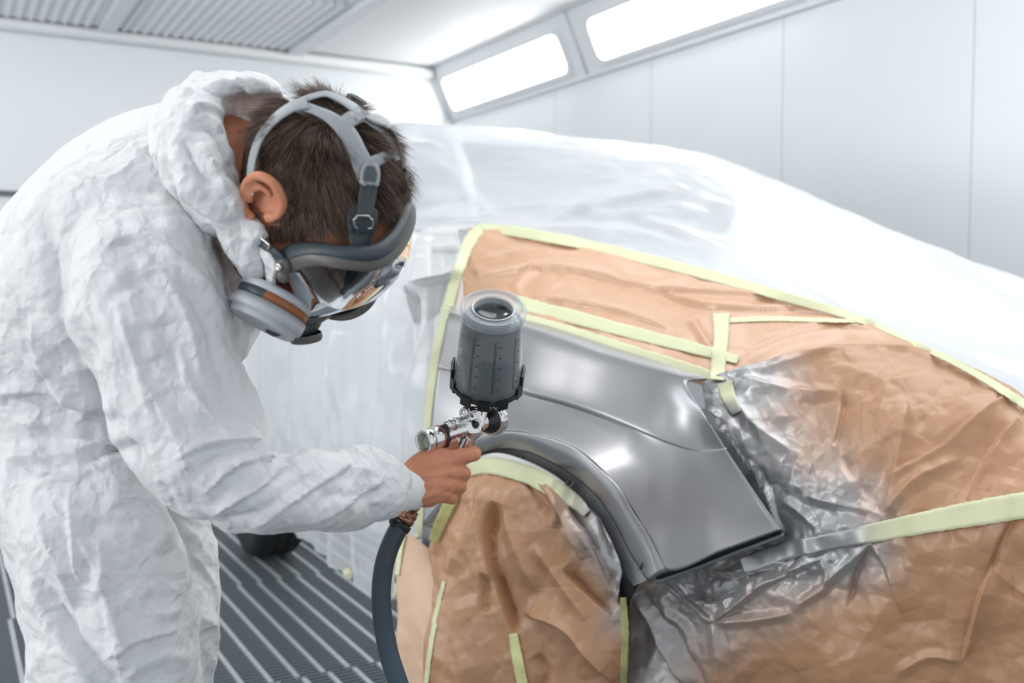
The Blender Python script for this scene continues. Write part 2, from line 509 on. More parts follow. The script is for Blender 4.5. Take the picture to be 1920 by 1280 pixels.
BV = []          # surfaces a tape strip can be stuck on
def reg(V, F): BV.append(BVHTree.FromPolygons([tuple(v) for v in np.asarray(V).reshape(-1, 3)], F))
def depth_at(px, py, only=None):
    d = ray_dir(px, py); L = np.linalg.norm(d); best = np.nan
    for k, bv in enumerate(BV):
        if only is not None and k not in only: continue
        h = bv.ray_cast(Vector(CP), Vector(d / L))
        if h[0] is not None and h[3] > 0.5 and not (h[3] / L >= best): best = h[3] / L
    return best

# ---- fender
FC = {  # columns rear -> front: base depth, then the eight rows top -> bottom
 0: (2.35, [(845, 580), (840, 592), (832, 640), (823, 686), (822, 693), (812, 780), (803, 880), (794, 985)]),
 1: (2.30, [(905, 587), (902, 600), (890, 650), (880, 699), (879, 706), (862, 780), (848, 860), (835, 930)]),
 2: (2.25, [(960, 597), (957, 611), (945, 660), (935, 712), (934, 719), (918, 765), (902, 800), (887, 832)]),
 3: (2.19, [(1020, 611), (1015, 626), (1000, 672), (982, 728), (981, 735), (968, 762), (955, 785), (941, 809)]),
 4: (2.12, [(1090, 633), (1086, 648), (1073, 695), (1060, 749), (1059, 756), (1040, 780), (1018, 800), (998, 813)]),
 5: (2.06, [(1150, 653), (1147, 668), (1135, 715), (1122, 770), (1121, 777), (1108, 800), (1092, 822), (1077, 839)]),
 6: (1.99, [(1210, 672), (1207, 688), (1198, 736), (1182, 794), (1182, 801), (1170, 832), (1155, 864), (1140, 892)]),
 7: (1.94, [(1245, 684), (1244, 700), (1238, 750), (1222, 811), (1222, 818), (1215, 862), (1206, 910), (1196, 968)]),
 8: (1.90, [(1275, 694), (1268, 708), (1270, 765), (1262, 827), (1263, 834), (1258, 905), (1250, 985), (1249, 1068)]),
 9: (1.85, [(1300, 702), (1280, 714), (1300, 775), (1312, 841), (1314, 848), (1328, 908), (1344, 972), (1358, 1031)]),
 10: (1.79, [(1327, 711), (1289, 721), (1328, 787), (1360, 838), (1364, 845), (1396, 893), (1430, 943), (1466, 992)]),
}
ROFF = [0.115, 0.055, 0.02, -0.008, 0.004, -0.010, -0.024, -0.034]
def roff(c, r):
    k = {6: 0.9, 7: 0.65, 8: 0.3, 9: 0.0, 10: 0.0}.get(c, 1.0)
    o = ROFF[r]
    if r in (3, 4): o = o * k + (0.0056 if r == 3 else 0.0036) * (1 - k)
    if c in (6, 7, 8) and r < 2: o = {6: (0.110, 0.055), 7: (0.102, 0.054), 8: (0.092, 0.052)}[c][r]
    if c == 9: o = (0.085, 0.080, 0.030, 0.014, 0.012, -0.002, -0.020, -0.034)[r]
    if c == 10: o = (0.100, 0.128, 0.050, 0.033, 0.030, 0.010, -0.015, -0.034)[r]
    return o
ctrl = [[(*FC[c][1][r], FC[c][0] + roff(c, r)) for c in range(11)] for r in range(8)]
car = empty('car', (1.6, 2.6, 0.0), 'car masked in brown paper and clear film with one bare silver fender', 'car')
G = surf(ctrl, 121, 97)
V = G.reshape(-1, 3); F = grid_faces(97, 121)
fender = solidify(mk('fender', V, F, m_fender, car), 0.003); reg(V, F)
fender['label'] = 'silver grey bare metal fender'
FENDER_EDGE = np.concatenate([G[:, -1], G[-1, 84:][::-1]])          # front edge and lower edge
# rolled lip round the wheel opening
OUT = [(794, 985, 2.35), (835, 930, 2.30), (860, 872, 2.275), (887, 832, 2.25), (909, 814, 2.225), (941, 809, 2.19), (986, 811, 2.13), (1032, 821, 2.095), (1077, 839, 2.06), (1122, 875, 2.01), (1159, 911, 1.97), (1186, 957, 1.945), (1218, 1007, 1.92), (1249, 1068, 1.90)]
INN = [(822, 990, 2.36), (858, 935, 2.31), (872, 888, 2.285), (890, 859, 2.26), (909, 845, 2.235), (950, 838, 2.2), (995, 846, 2.14), (1032, 862, 2.105), (1077, 889, 2.07), (1118, 925, 2.02), (1154, 975, 1.98), (1181, 1029, 1.955), (1203, 1064, 1.93), (1217, 1086, 1.91)]
LED = [(845, 995, 2.40), (876, 950, 2.35), (889, 908, 2.325), (903, 882, 2.30), (918, 870, 2.275), (950, 868, 2.24), (988, 878, 2.18), (1022, 895, 2.145), (1062, 925, 2.11), (1097, 960, 2.06), (1130, 1005, 2.02), (1152, 1048, 1.99), (1172, 1078, 1.965), (1188, 1098, 1.945)]
def band(rows, n):
    rows = [np.array(r, float) for r in rows]
    cs = [catmull(Pa(np.array(r, float)), n) for r in rows]
    return np.stack(cs)
o_, i_, l_ = [np.array(x, float) + np.array([0, 0, -0.034]) for x in (OUT, INN, LED)]
mid = (o_ * 0.55 + i_ * 0.45); mid[:, 2] += 0.003
st1 = i_.copy(); st1[:, 2] += 0.022
lip = band([o_, o_ * 0.93 + i_ * 0.07 + np.array([0, 0, -0.005]), mid, i_ + np.array([0, 0, -0.004]), i_], 90)
lipo = solidify(mk('arch_lip', lip.reshape(-1, 3), grid_faces(5, 90), m_fender, car), 0.002)
far = l_.copy(); far[:, 2] += 0.09
led = band([st1, st1 * 0.9 + l_ * 0.1, l_, l_ * 0.97 + far * 0.03 + np.array([0, 0, 0.01]), far], 90)
ledo = mk('inner_ledge', led.reshape(-1, 3), grid_faces(5, 90), m_flange, car)
# square holes in the ledge, each a dark sunken pocket with a rim
def pocket(px, py, d, w_, h_, ang):
    d -= 0.034
    c = P(px, py, d); mb = MB(); ca, sa = math.cos(ang), math.sin(ang)
    def q(x, y, dd): return P(px + x * ca - y * sa, py + x * sa + y * ca, d + dd)
    k = 0.5; cor = [(-k, -k), (k, -k), (k, k), (-k, k)]
    Vv = [q(x * w_, y * h_, -0.001) for x, y in cor] + [q(x * (w_ + 3), y * (h_ + 3), -0.002) for x, y in cor] + [q(x * (w_ + 4), y * (h_ + 4), 0.004) for x, y in cor]
    Ff = [(0, 1, 2, 3)]; M = [0]
    for i in range(4):
        j = (i + 1) % 4; Ff += [(i, j, 4 + j, 4 + i), (4 + i, 4 + j, 8 + j, 8 + i)]; M += [1, 1]
    return mk('clip_hole', Vv, Ff, m_black, ledo, False, [m_black, m_flange], M)
pocket(970, 858, 2.185, 8, 9, 0.25); pocket(1068, 905, 2.078, 9, 10, 0.65); pocket(1204, 1063, 1.925, 7, 11, 0.5); pocket(885, 880, 2.27, 8, 8, -0.8)
# thin dark seam line where the lip steps in
V, F = tube(catmull(Pa(i_ + np.array([0, 0, 0.002])), 90), 0.004, 6); mk('seam', V, F, m_black, car)
# black gap below the fender
gt = [(1230, 1080, 1.925), (1300, 1052, 1.90), (1380, 1024, 1.86), (1440, 1003, 1.825), (1464, 994, 1.805)]
gb = [(1236, 1090, 1.93), (1305, 1066, 1.905), (1385, 1035, 1.865), (1445, 1013, 1.83), (1476, 1001, 1.81)]
gf = [(x, y, d + 0.03) for x, y, d in gt]
gt, gb, gf = [[(x, y, d - 0.034) for x, y, d in g_] for g_ in (gt, gb, gf)]
g3 = band([gf, gt, [(a[0], (a[1] + c[1]) / 2, a[2] + 0.012) for a, c in zip(gt, gb)], gb], 40)
mk('lower_gap', g3.reshape(-1, 3), grid_faces(4, 40), m_black, car)
V, F = tube(catmull(Pa(np.array(gb) + np.array([-6, 1, -0.004])), 30), 0.0035, 6); mk('bumper_rail', V, F, m_flange, car)
# mounting tabs along the front edge
def tab(poly, hole, d, dd=0.0):
    d -= 0.008
    n = len(poly); hc = hole[:2]
    out = [P(x, y, d + dd * (x - poly[0][0])) for x, y in poly]
    inn = []
    for x, y in poly:
        a = math.atan2((y - hc[1]), (x - hc[0])); inn.append(P(hc[0] + hole[2] * math.cos(a), hc[1] + hole[3] * math.sin(a), d + 0.0005))
    back = [v + FW * 0.004 for v in out]
    Ff = []
    for i in range(n):
        j = (i + 1) % n; Ff += [(i, j, n + j, n + i), (2 * n + i, 2 * n + j, j, i)]
    Ff.append(tuple(range(n, 2 * n)))
    M = [0] * (2 * n) + [1]
    return mk('mounting_tab', out + inn + back, Ff, m_flange, car, False, [m_flange, m_rim], M)
tab([(1314, 766), (1322, 766), (1332, 772), (1344, 780), (1353, 787), (1357, 795), (1350, 803), (1344, 805), (1333, 797)], (1346, 789, 5, 7), 1.842)
tab([(1410, 872), (1420, 872), (1432, 886), (1436, 902), (1430, 912), (1424, 914)], (1424, 890, 4, 8), 1.826)
for x, y in ((1363, 815), (1372, 829), (1382, 845), (1391, 858), (1401, 873)):
    tab([(x - 6, y - 10), (x + 1, y - 9), (x + 7, y - 2), (x + 8, y + 6), (x + 3, y + 9)], (x + 2, y, 2.2, 3.5), 1.846)

# ---- body under the film (hull, windscreen, door side, wheels)
TOPC = [  # rows: tape line -> screen foot -> screen top / roof -> outline -> beyond it; columns left -> right
 [(439, 469, 4.69), (563, 454, 3.82), (760, 430, 2.95), (900, 428, 2.78), (1000, 440, 2.70), (1140, 468, 2.58), (1300, 507, 2.44), (1450, 548, 2.32), (1600, 590, 2.17), (1700, 632, 2.07), (1780, 668, 1.97), (1850, 705, 1.87), (1920, 748, 1.77), (2010, 812, 1.64)],
 [(439, 449, 4.84), (558, 430, 3.97), (745, 400, 3.10), (893, 398, 2.93), (1000, 402, 2.87), (1140, 408, 2.80), (1300, 428, 2.68), (1450, 486, 2.52), (1600, 545, 2.34), (1700, 588, 2.22), (1780, 624, 2.12), (1850, 655, 2.02), (1920, 690, 1.93), (2010, 745, 1.80)],
 [(437, 381, 5.09), (549, 349, 4.22), (720, 300, 3.35), (865, 320, 3.28), (1000, 320, 3.22), (1140, 326, 3.12), (1300, 345, 2.98), (1450, 410, 2.76), (1600, 480, 2.56), (1700, 525, 2.44), (1780, 560, 2.34), (1850, 588, 2.26), (1920, 618, 2.18), (2010, 665, 2.08)],
 [(437, 343, 5.34), (543, 305, 4.47), (700, 250, 3.60), (838, 256, 3.55), (1000, 266, 3.50), (1140, 278, 3.40), (1300, 300, 3.24), (1450, 355, 3.00), (1600, 425, 2.80), (1700, 470, 2.68), (1780, 502, 2.60), (1850, 526, 2.54), (1920, 553, 2.48), (2010, 596, 2.40)],
 [(446, 329, 5.69), (546, 292, 4.82), (690, 238, 3.95), (830, 236, 3.95), (1000, 248, 3.90), (1140, 264, 3.80), (1300, 284, 3.62), (1450, 332, 3.36), (1600, 397, 3.14), (1700, 441, 3.02), (1780, 474, 2.94), (1850, 501, 2.88), (1920, 531, 2.82), (2010, 574, 2.74)],
 [(464, 340, 6.14), (560, 308, 5.27), (690, 262, 4.40), (830, 262, 4.40), (1000, 275, 4.35), (1140, 292, 4.20), (1300, 312, 4.05), (1450, 362, 3.80), (1600, 425, 3.55), (1700, 470, 3.42), (1780, 503, 3.32), (1850, 530, 3.25), (1920, 560, 3.20), (2010, 605, 3.10)],
]
HT = np.array(TOPC, float); HT[..., 2] += 0.11; HT[0, :, 1] -= 10
Gh = surf(HT, 90, 60) - np.array([0, 0, 0.07]); solidify(mk('body_shell', Gh.reshape(-1, 3), grid_faces(60, 90), m_body, car), 0.02)
ws = [[(903, 394, 2.97), (1000, 398, 2.91), (1140, 404, 2.84), (1300, 424, 2.72), (1360, 440, 2.66)],
      [(880, 330, 3.26), (1000, 328, 3.22), (1140, 332, 3.13), (1290, 350, 3.0), (1380, 385, 2.87)],
      [(852, 266, 3.53), (1000, 274, 3.50), (1140, 286, 3.40), (1250, 300, 3.29), (1330, 325, 3.16)]]
Gw = surf(ws, 40, 30); solidify(mk('windscreen', Gw.reshape(-1, 3), grid_faces(30, 40), m_glass, car), 0.006)
V, F = tube(catmull(Pa(np.array([(905, 405, 2.96), (893, 380, 3.03), (872, 320, 3.27), (845, 262, 3.53), (800, 246, 3.8)]) + np.array([0, 0, 0.10])), 40), 0.028, 10); mk('screen_pillar', V, F, m_body, car)
sw_ = [[(720, 395, 3.22), (790, 396, 3.14), (868, 398, 3.07)], [(705, 320, 3.47), (775, 322, 3.42), (842, 325, 3.38)], [(700, 268, 3.70), (760, 266, 3.66), (812, 266, 3.64)]]
Gw = surf(sw_, 24, 24); solidify(mk('side_window', Gw.reshape(-1, 3), grid_faces(24, 24), m_glass, car), 0.006)
sideX = [(862, 2.36), (800, 2.44), (720, 2.62), (640, 2.90), (560, 3.32), (480, 3.90), (400, 4.6), (330, 5.4)]
def side_rows(ys, dd=0.0, pin=(0.10, 0.02, 0.0, 0.0, 0.03)):
    return [[(x, y(i), d + dd + pin[k]) for i, (x, d) in enumerate(sideX)] for k, y in enumerate(ys)]
def tp(a): return lambda i: a[i]
sy = [tp([440, 440, 440, 444, 448, 455, 462, 470]), tp([560, 540, 530, 520, 515, 512, 510, 510]), tp([720, 710, 690, 670, 650, 640, 630, 620]), tp([900, 880, 850, 820, 780, 750, 720, 700]), tp([1040, 1030, 1005, 975, 940, 905, 868, 835])]
Gs = surf([r_[1:] for r_ in side_rows(sy, 0.14)], 70, 50); solidify(mk('door_side', Gs.reshape(-1, 3), grid_faces(50, 70), m_body, car), 0.02)
# black patch added behind the film for the shade at the door edge
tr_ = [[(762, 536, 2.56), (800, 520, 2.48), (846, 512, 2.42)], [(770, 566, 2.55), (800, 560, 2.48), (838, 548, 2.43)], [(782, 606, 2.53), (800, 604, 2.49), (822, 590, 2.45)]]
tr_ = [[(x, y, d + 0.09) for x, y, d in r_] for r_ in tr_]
Gq = surf(tr_, 12, 12); solidify(mk('door_shade_patch', Gq.reshape(-1, 3), grid_faces(12, 12), m_black, car), 0.01)
# dark inner sill behind the wheel arch
sl_ = [[(806, 930, 2.42), (835, 935, 2.40), (862, 940, 2.38)], [(796, 1000, 2.43), (822, 1010, 2.41), (850, 1020, 2.39)], [(790, 1090, 2.44), (815, 1100, 2.42), (845, 1110, 2.4)]]
Gq = surf(sl_, 12, 16); solidify(mk('sill', Gq.reshape(-1, 3), grid_faces(16, 12), m_flange, car), 0.01)
pf = P(815, 780, 2.35); pt = on_plane(466, 1044, (0, 0, 0), (0, 0, 1))
ax = nrm(np.array([pt[0] - pf[0], pt[1] - pf[1], 0])); lat = np.array([ax[1], -ax[0], 0])
def wheel(c):
    t0 = MB(); R = 0.335; wd = 0.215
    prof = [(0.0, 0.20), (0.0, 0.215), (0.004, 0.25), (0.0, 0.29), (0.008, 0.315), (0.03, R), (wd - 0.03, R), (wd - 0.008, 0.315), (wd, 0.29), (wd, 0.20)]
    V, F = lathe(c, c + lat, prof, 48, caps=False); t0.add(V, F)
    for k in range(3):
        V, F = lathe(c + lat * (0.06 + 0.045 * k), c + lat, [(0, R - 0.002), (0.0, R + 0.003), (0.03, R + 0.003), (0.03, R - 0.002)], 48, caps=False); t0.add(V, F)
    ty = t0.build('tyre', m_tyre, car)
    r0 = MB()
    V, F = lathe(c, c + lat, [(0.012, 0.205), (0.005, 0.2), (0.02, 0.185), (0.06, 0.18), (wd, 0.19)], 40, caps=False); r0.add(V, F)
    up = np.array([0, 0, 1.0])
    for k in range(5):
        a = k * 2 * math.pi / 5; dv = ax * math.cos(a) + up * math.sin(a)
        V, F = tube([c + lat * 0.03 + dv * 0.02, c + lat * 0.02 + dv * 0.19], [0.035, 0.02], 8); r0.add(V, F)
    V, F = lathe(c + lat * 0.01, c + lat, [(0.0, 0.0), (0.0, 0.03), (0.03, 0.04)], 16); r0.add(V, F)
    r0.build('wheel_rim', m_rim, car)
wheel(np.array([pt[0], pt[1], 0.338]) + ax * 0.03 - lat * 0.02)
wf = P(955, 990, 2.36); wheel(np.array([wf[0], wf[1], 0.338]) + lat * 0.06)

# ---- clear film
def sheet(name, G, m, label, cat, disp=None, th=None, group=None):
    nv, nu = G.shape[:2]; n = sheet_normals(G)
    V = G.reshape(-1, 3)
    if disp is not None: V = V + n.reshape(-1, 3) * disp[:, None]
    F = grid_faces(nv, nu)
    o = tag(mk(name, V, F, m), label, cat, group)
    if th: solidify(o, th, 0)
    reg(V, F)
    return o, V
BV.clear()
Gf = surf(TOPC, 260, 170); q = proj(Gf.reshape(-1, 3)); Vf = Gf.reshape(-1, 3)
ang = Vf @ np.stack([RT, FWH, np.array([0, 0, 1.0])], 1)
# long pull wrinkles that run with the fall of the sheet toward the lower right
sq = np.stack([(q[:, 0] + q[:, 1] * 1.9) * 0.0, (q[:, 1] - 0.46 * q[:, 0]) / 26.0, (q[:, 0] + 0.46 * q[:, 1]) / 330.0], -1)
right = sstep(1000, 1400, q[:, 0]) * sstep(250, 420, q[:, 1])
d1 = facet(sq + smooth_noise(Vf * 2.0, 5)[:, None] * 0.5, 3) * 0.016 * right
sq2 = np.stack([q[:, 0] * 0, (q[:, 1] + 0.05 * q[:, 0]) / 13.0, q[:, 0] / 170.0], -1)
left = sstep(330, 430, q[:, 1]) * sstep(1000, 860, q[:, 0])
d2 = facet(sq2, 9) * 0.012 * left
d3 = crumple(Vf, 4.0, 0.008, 17, 3)
st = [([(900, 392), (1000, 388), (1120, 402), (1260, 398)], 6, 0.012), ([(1020, 420), (1200, 372), (1290, 365)], 16, 0.02, 'e'), ([(1330, 385), (1500, 440), (1800, 580)], 10, 0.014), ([(1300, 300), (1500, 390), (1900, 560)], 12, 0.012),
      ([(1180, 410), (1400, 470), (1700, 590)], 9, 0.012), ([(780, 300), (850, 330), (930, 420)], 14, 0.012, 's'), ([(960, 430), (1200, 440), (1450, 520)], 9, 0.010)]
film_top, _ = sheet('masking_film', Gf, m_film, 'clear plastic film draped over the roof and bonnet of the car, above the paper', 'plastic sheet', d1 + d2 + d3 + folds(q[:, :2], st))
fy = [tp([428, 430, 432, 436, 442, 450, 458, 466]), tp([520, 510, 500, 495, 492, 490, 490, 490]), tp([700, 700, 690, 670, 650, 640, 630, 620]), tp([880, 900, 910, 860, 820, 780, 750, 720]), tp([985, 1060, 1130, 1072, 1000, 962, 915, 880])]
Gs = surf(side_rows(fy, 0.0, (0.10, 0.03, 0.0, -0.01, 0.05)), 200, 220); Vs = Gs.reshape(-1, 3); q = proj(Vs)
along = Vs @ ax
sv = np.stack([along * 9.0, Vs[:, 2] * 0.9, along * 0], -1)
d1 = facet(sv + smooth_noise(Vs * 3, 4)[:, None] * 0.35, 21) * 0.030 + facet(sv * np.array([2.7, 1.6, 1]), 23) * 0.008
d2 = crumple(Vs, 7, 0.006, 40, 2)
st = [([(765, 540), (772, 600), (760, 700)], 12, -0.05), ([(770, 535), (830, 520), (860, 505)], 10, 0.03, 'e'), ([(700, 520), (690, 700), (720, 980)], 14, 0.018), ([(800, 600), (770, 800), (760, 980)], 10, 0.02), ([(640, 620), (610, 800), (600, 1000)], 12, 0.02),
      ([(665, 600), (650, 760), (640, 1000)], 8, -0.02), ([(740, 600), (735, 760), (745, 1050)], 8, 0.018), ([(790, 440), (830, 445), (880, 437)], 7, 0.015), ([(760, 470), (820, 470), (872, 455)], 7, 0.015)]
sheet('masking_film', Gs, m_film, 'clear plastic film hanging in vertical folds down the car door behind the arm', 'plastic sheet', d1 + d2 + folds(q[:, :2], st))

# ---- brown paper sheets
def overspray(V, reach=0.20):
    e = FENDER_EDGE[::3]
    dm = np.full(len(V), 9.0)
    for p in e: dm = np.minimum(dm, np.linalg.norm(V - p, axis=1))
    nz = smooth_noise(V * 7, 90) * 0.06 + smooth_noise(V * 22, 91) * 0.02
    return sstep(reach, 0.06, dm + nz)
hood = [
 [(880, 428, 2.80), (905, 430, 2.765), (1000, 443, 2.685), (1140, 471, 2.565), (1300, 510, 2.425), (1450, 551, 2.305), (1600, 594, 2.155), (1700, 637, 2.055), (1850, 711, 1.855), (1935, 765, 1.75)],
 [(862, 495, 2.66), (890, 500, 2.62), (980, 515, 2.53), (1100, 545, 2.42), (1230, 580, 2.30), (1360, 622, 2.17), (1500, 664, 2.05), (1600, 700, 1.97), (1760, 770, 1.79), (1880, 820, 1.69)],
 [(842, 560, 2.55), (870, 565, 2.50), (950, 580, 2.42), (1060, 610, 2.31), (1180, 645, 2.19), (1310, 688, 2.07), (1430, 730, 1.99), (1530, 770, 1.91), (1690, 840, 1.75), (1830, 880, 1.65)],
 [(834, 584, 2.52), (862, 588, 2.47), (940, 604, 2.39), (1050, 634, 2.28), (1170, 670, 2.16), (1300, 716, 2.06), (1420, 760, 1.98), (1520, 800, 1.90), (1680, 870, 1.75), (1820, 910, 1.66)],
]
Gp = surf(hood, 240, 110); Vp = Gp.reshape(-1, 3); q = proj(Vp)
st = [([(890, 520), (1010, 508), (1130, 520), (1250, 545), (1420, 560), (1600, 590)], 9, 0.016, 'e'), ([(960, 435), (1100, 470), (1260, 520)], 8, 0.012), ([(960, 545), (985, 520), (1010, 505)], 7, 0.012), ([(1240, 545), (1330, 580), (1420, 585), (1500, 575)], 9, 0.015, 'e'),
      ([(1000, 560), (1130, 580), (1260, 620)], 8, 0.012, 'e'), ([(1290, 595), (1320, 640), (1345, 680)], 6, 0.014), ([(870, 525), (880, 515), (895, 512)], 4, -0.008), ([(1380, 690), (1480, 640), (1600, 620)], 8, 0.01), ([(1400, 650), (1520, 615), (1640, 615)], 9, 0.01, 'e')]
sheet('masking_paper', Gp, m_paper2, 'brown paper sheet lying on the bonnet between two pale yellow tape lines', 'masking paper', crumple(Vp, 5.0, 0.010, 60, 3, 0.42) + folds(q[:, :2], st), 0.0006)
bump = [
 [(1318, 722, 2.00), (1372, 702, 1.975), (1440, 677, 1.95), (1510, 656, 1.93), (1580, 640, 1.895), (1650, 634, 1.86), (1730, 650, 1.82), (1800, 684, 1.775), (1870, 726, 1.72), (1950, 779, 1.64)],
 [(1330, 790, 1.93), (1400, 788, 1.88), (1470, 780, 1.84), (1540, 770, 1.80), (1610, 760, 1.76), (1690, 755, 1.72), (1770, 765, 1.69), (1840, 790, 1.65), (1900, 815, 1.61), (1985, 855, 1.55)],
 [(1345, 900, 1.89), (1425, 900, 1.82), (1500, 900, 1.75), (1570, 900, 1.71), (1640, 900, 1.68), (1720, 900, 1.64), (1800, 900, 1.60), (1860, 905, 1.57), (1920, 910, 1.54), (1995, 920, 1.49)],
 [(1222, 1050, 1.99), (1330, 1040, 1.91), (1430, 1022, 1.83), (1520, 1015, 1.73), (1600, 1010, 1.67), (1700, 1005, 1.62), (1790, 1000, 1.57), (1860, 995, 1.54), (1925, 990, 1.51), (2000, 985, 1.46)],
 [(1176, 1120, 1.985), (1280, 1130, 1.90), (1380, 1130, 1.82), (1480, 1125, 1.74), (1580, 1120, 1.68), (1680, 1118, 1.63), (1780, 1115, 1.57), (1850, 1112, 1.54), (1920, 1110, 1.51), (2005, 1105, 1.46)],
 [(1176, 1230, 1.97), (1280, 1230, 1.90), (1380, 1230, 1.82), (1480, 1225, 1.75), (1580, 1225, 1.69), (1680, 1220, 1.64), (1780, 1220, 1.58), (1850, 1220, 1.55), (1920, 1220, 1.52), (2005, 1220, 1.47)],
 [(1180, 1340, 1.97), (1280, 1340, 1.90), (1380, 1340, 1.83), (1480, 1340, 1.77), (1580, 1340, 1.72), (1680, 1340, 1.67), (1780, 1340, 1.61), (1850, 1340, 1.58), (1920, 1340, 1.55), (2010, 1340, 1.51)],
]
Gp = surf(bump, 330, 300); Vp = Gp.reshape(-1, 3); q = proj(Vp)
st = [([(1365, 706), (1440, 692), (1570, 645)], 7, 0.010), ([(1365, 712), (1470, 728), (1570, 725)], 8, 0.012), ([(1575, 725), (1568, 780), (1560, 830)], 9, -0.012, 'e'), ([(1370, 740), (1420, 800), (1500, 850)], 10, 0.010),
      ([(1895, 755), (1780, 830), (1663, 900)], 14, 0.018, 'e'), ([(1905, 800), (1850, 870), (1815, 940)], 12, 0.014, 'e'), ([(1700, 740), (1690, 830), (1660, 960)], 12, 0.012), ([(1656, 968), (1620, 910), (1578, 850)], 9, -0.012), ([(1656, 968), (1720, 900), (1800, 860)], 9, 0.012), ([(1656, 968), (1600, 950), (1500, 930)], 7, 0.008),
      ([(1633, 1020), (1600, 1080), (1588, 1140)], 9, -0.014, 'e'), ([(1633, 1020), (1663, 1070), (1690, 1150)], 9, 0.012, 'e'), ([(1633, 1020), (1560, 1080), (1490, 1145)], 8, 0.010),
      ([(1858, 1058), (1830, 1150), (1806, 1246)], 10, 0.016, 'e'), ([(1858, 1058), (1900, 1100), (1960, 1130)], 9, 0.010), ([(1806, 1246), (1740, 1235), (1680, 1260)], 8, 0.010), ([(1910, 960), (1870, 1030), (1840, 1110)], 11, -0.012, 'e'),
      ([(1334, 1168), (1440, 1100), (1542, 1045)], 7, 0.016, 'e'), ([(1334, 1168), (1420, 1160), (1489, 1147)], 7, 0.014), ([(1334, 1168), (1350, 1230), (1345, 1290)], 9, 0.012), ([(1334, 1168), (1290, 1130), (1240, 1090)], 7, 0.018, 'e'), ([(1270, 1090), (1330, 1120), (1390, 1095)], 6, -0.018), ([(1300, 1060), (1380, 1080), (1470, 1050)], 6, 0.016, 'e'),
      ([(1180, 1110), (1230, 1200), (1290, 1290)], 9, 0.022, 'e'), ([(1200, 1110), (1260, 1190), (1330, 1290)], 8, -0.016), ([(1230, 1150), (1280, 1180), (1300, 1240)], 7, 0.014), ([(1540, 1045), (1545, 1100), (1500, 1130)], 6, 0.01), ([(1470, 1000), (1440, 940), (1400, 860)], 7, 0.012, 'e'), ([(1460, 940), (1500, 960), (1530, 990)], 6, 0.012)]
fe = FENDER_EDGE[::4]; dm = np.full(len(Vp), 9.0)
for p in fe: dm = np.minimum(dm, np.linalg.norm(Vp - p, axis=1))
near = sstep(0.16, 0.03, dm) * sstep(960, 1060, q[:, 1] + 0.25 * (q[:, 0] - 1300) * (q[:, 0] > 1300) * 0)
disp = crumple(Vp, 5.0, 0.022, 70, 4, 0.42) + crumple(Vp, 17, 0.013, 75, 3) * near + 0.9 * folds(q[:, :2], st)
bp_, _ = sheet('masking_paper', Gp, m_paper, 'large crumpled brown paper over the bumper, dusted silver beside the bare fender', 'masking paper', disp, 0.0006)
ov = np.maximum(overspray(Vp, 0.24), 0.9 * sstep(1350, 1250, q[:, 0] + smooth_noise(Vp * 8, 93) * 45) * sstep(1080, 1110, q[:, 1]))
md = None
set_attr(bp_, 'overspray', ov)
whl = [
 [(838, 950, 2.36), (866, 896, 2.33), (900, 862, 2.295), (945, 856, 2.25), (992, 868, 2.20), (1035, 892, 2.155), (1075, 920, 2.115), (1108, 958, 2.075), (1142, 1008, 2.03), (1168, 1062, 1.995)],
 [(828, 975, 2.30), (862, 930, 2.25), (902, 905, 2.19), (948, 900, 2.14), (996, 915, 2.09), (1038, 938, 2.05), (1078, 968, 2.02), (1110, 1004, 1.99), (1142, 1044, 1.97), (1168, 1090, 1.955)],
 [(806, 1030, 2.26), (856, 985, 2.19), (904, 965, 2.13), (950, 965, 2.08), (1000, 980, 2.04), (1040, 1002, 2.00), (1080, 1030, 1.97), (1110, 1060, 1.955), (1140, 1092, 1.945), (1169, 1135, 1.94)],
 [(812, 1110, 2.20), (850, 1090, 2.13), (900, 1075, 2.07), (950, 1075, 2.03), (1000, 1085, 2.00), (1045, 1098, 1.97), (1085, 1116, 1.95), (1115, 1132, 1.94), (1145, 1152, 1.935), (1172, 1175, 1.935)],
 [(798, 1210, 2.15), (845, 1210, 2.09), (895, 1210, 2.04), (945, 1210, 2.00), (995, 1210, 1.975), (1040, 1215, 1.95), (1082, 1220, 1.94), (1115, 1222, 1.93), (1146, 1225, 1.925), (1174, 1230, 1.93)],
 [(786, 1340, 2.12), (838, 1340, 2.06), (890, 1340, 2.02), (942, 1340, 1.98), (992, 1340, 1.96), (1040, 1340, 1.94), (1082, 1340, 1.93), (1116, 1340, 1.925), (1148, 1340, 1.92), (1176, 1340, 1.925)],
]
whl[0] = [(x, y, d - 0.065) for x, y, d in whl[0]]; whl[1] = [(x, y, d - 0.03) for x, y, d in whl[1]]
Gp = surf(whl, 220, 260); Vp = Gp.reshape(-1, 3); q = proj(Vp)
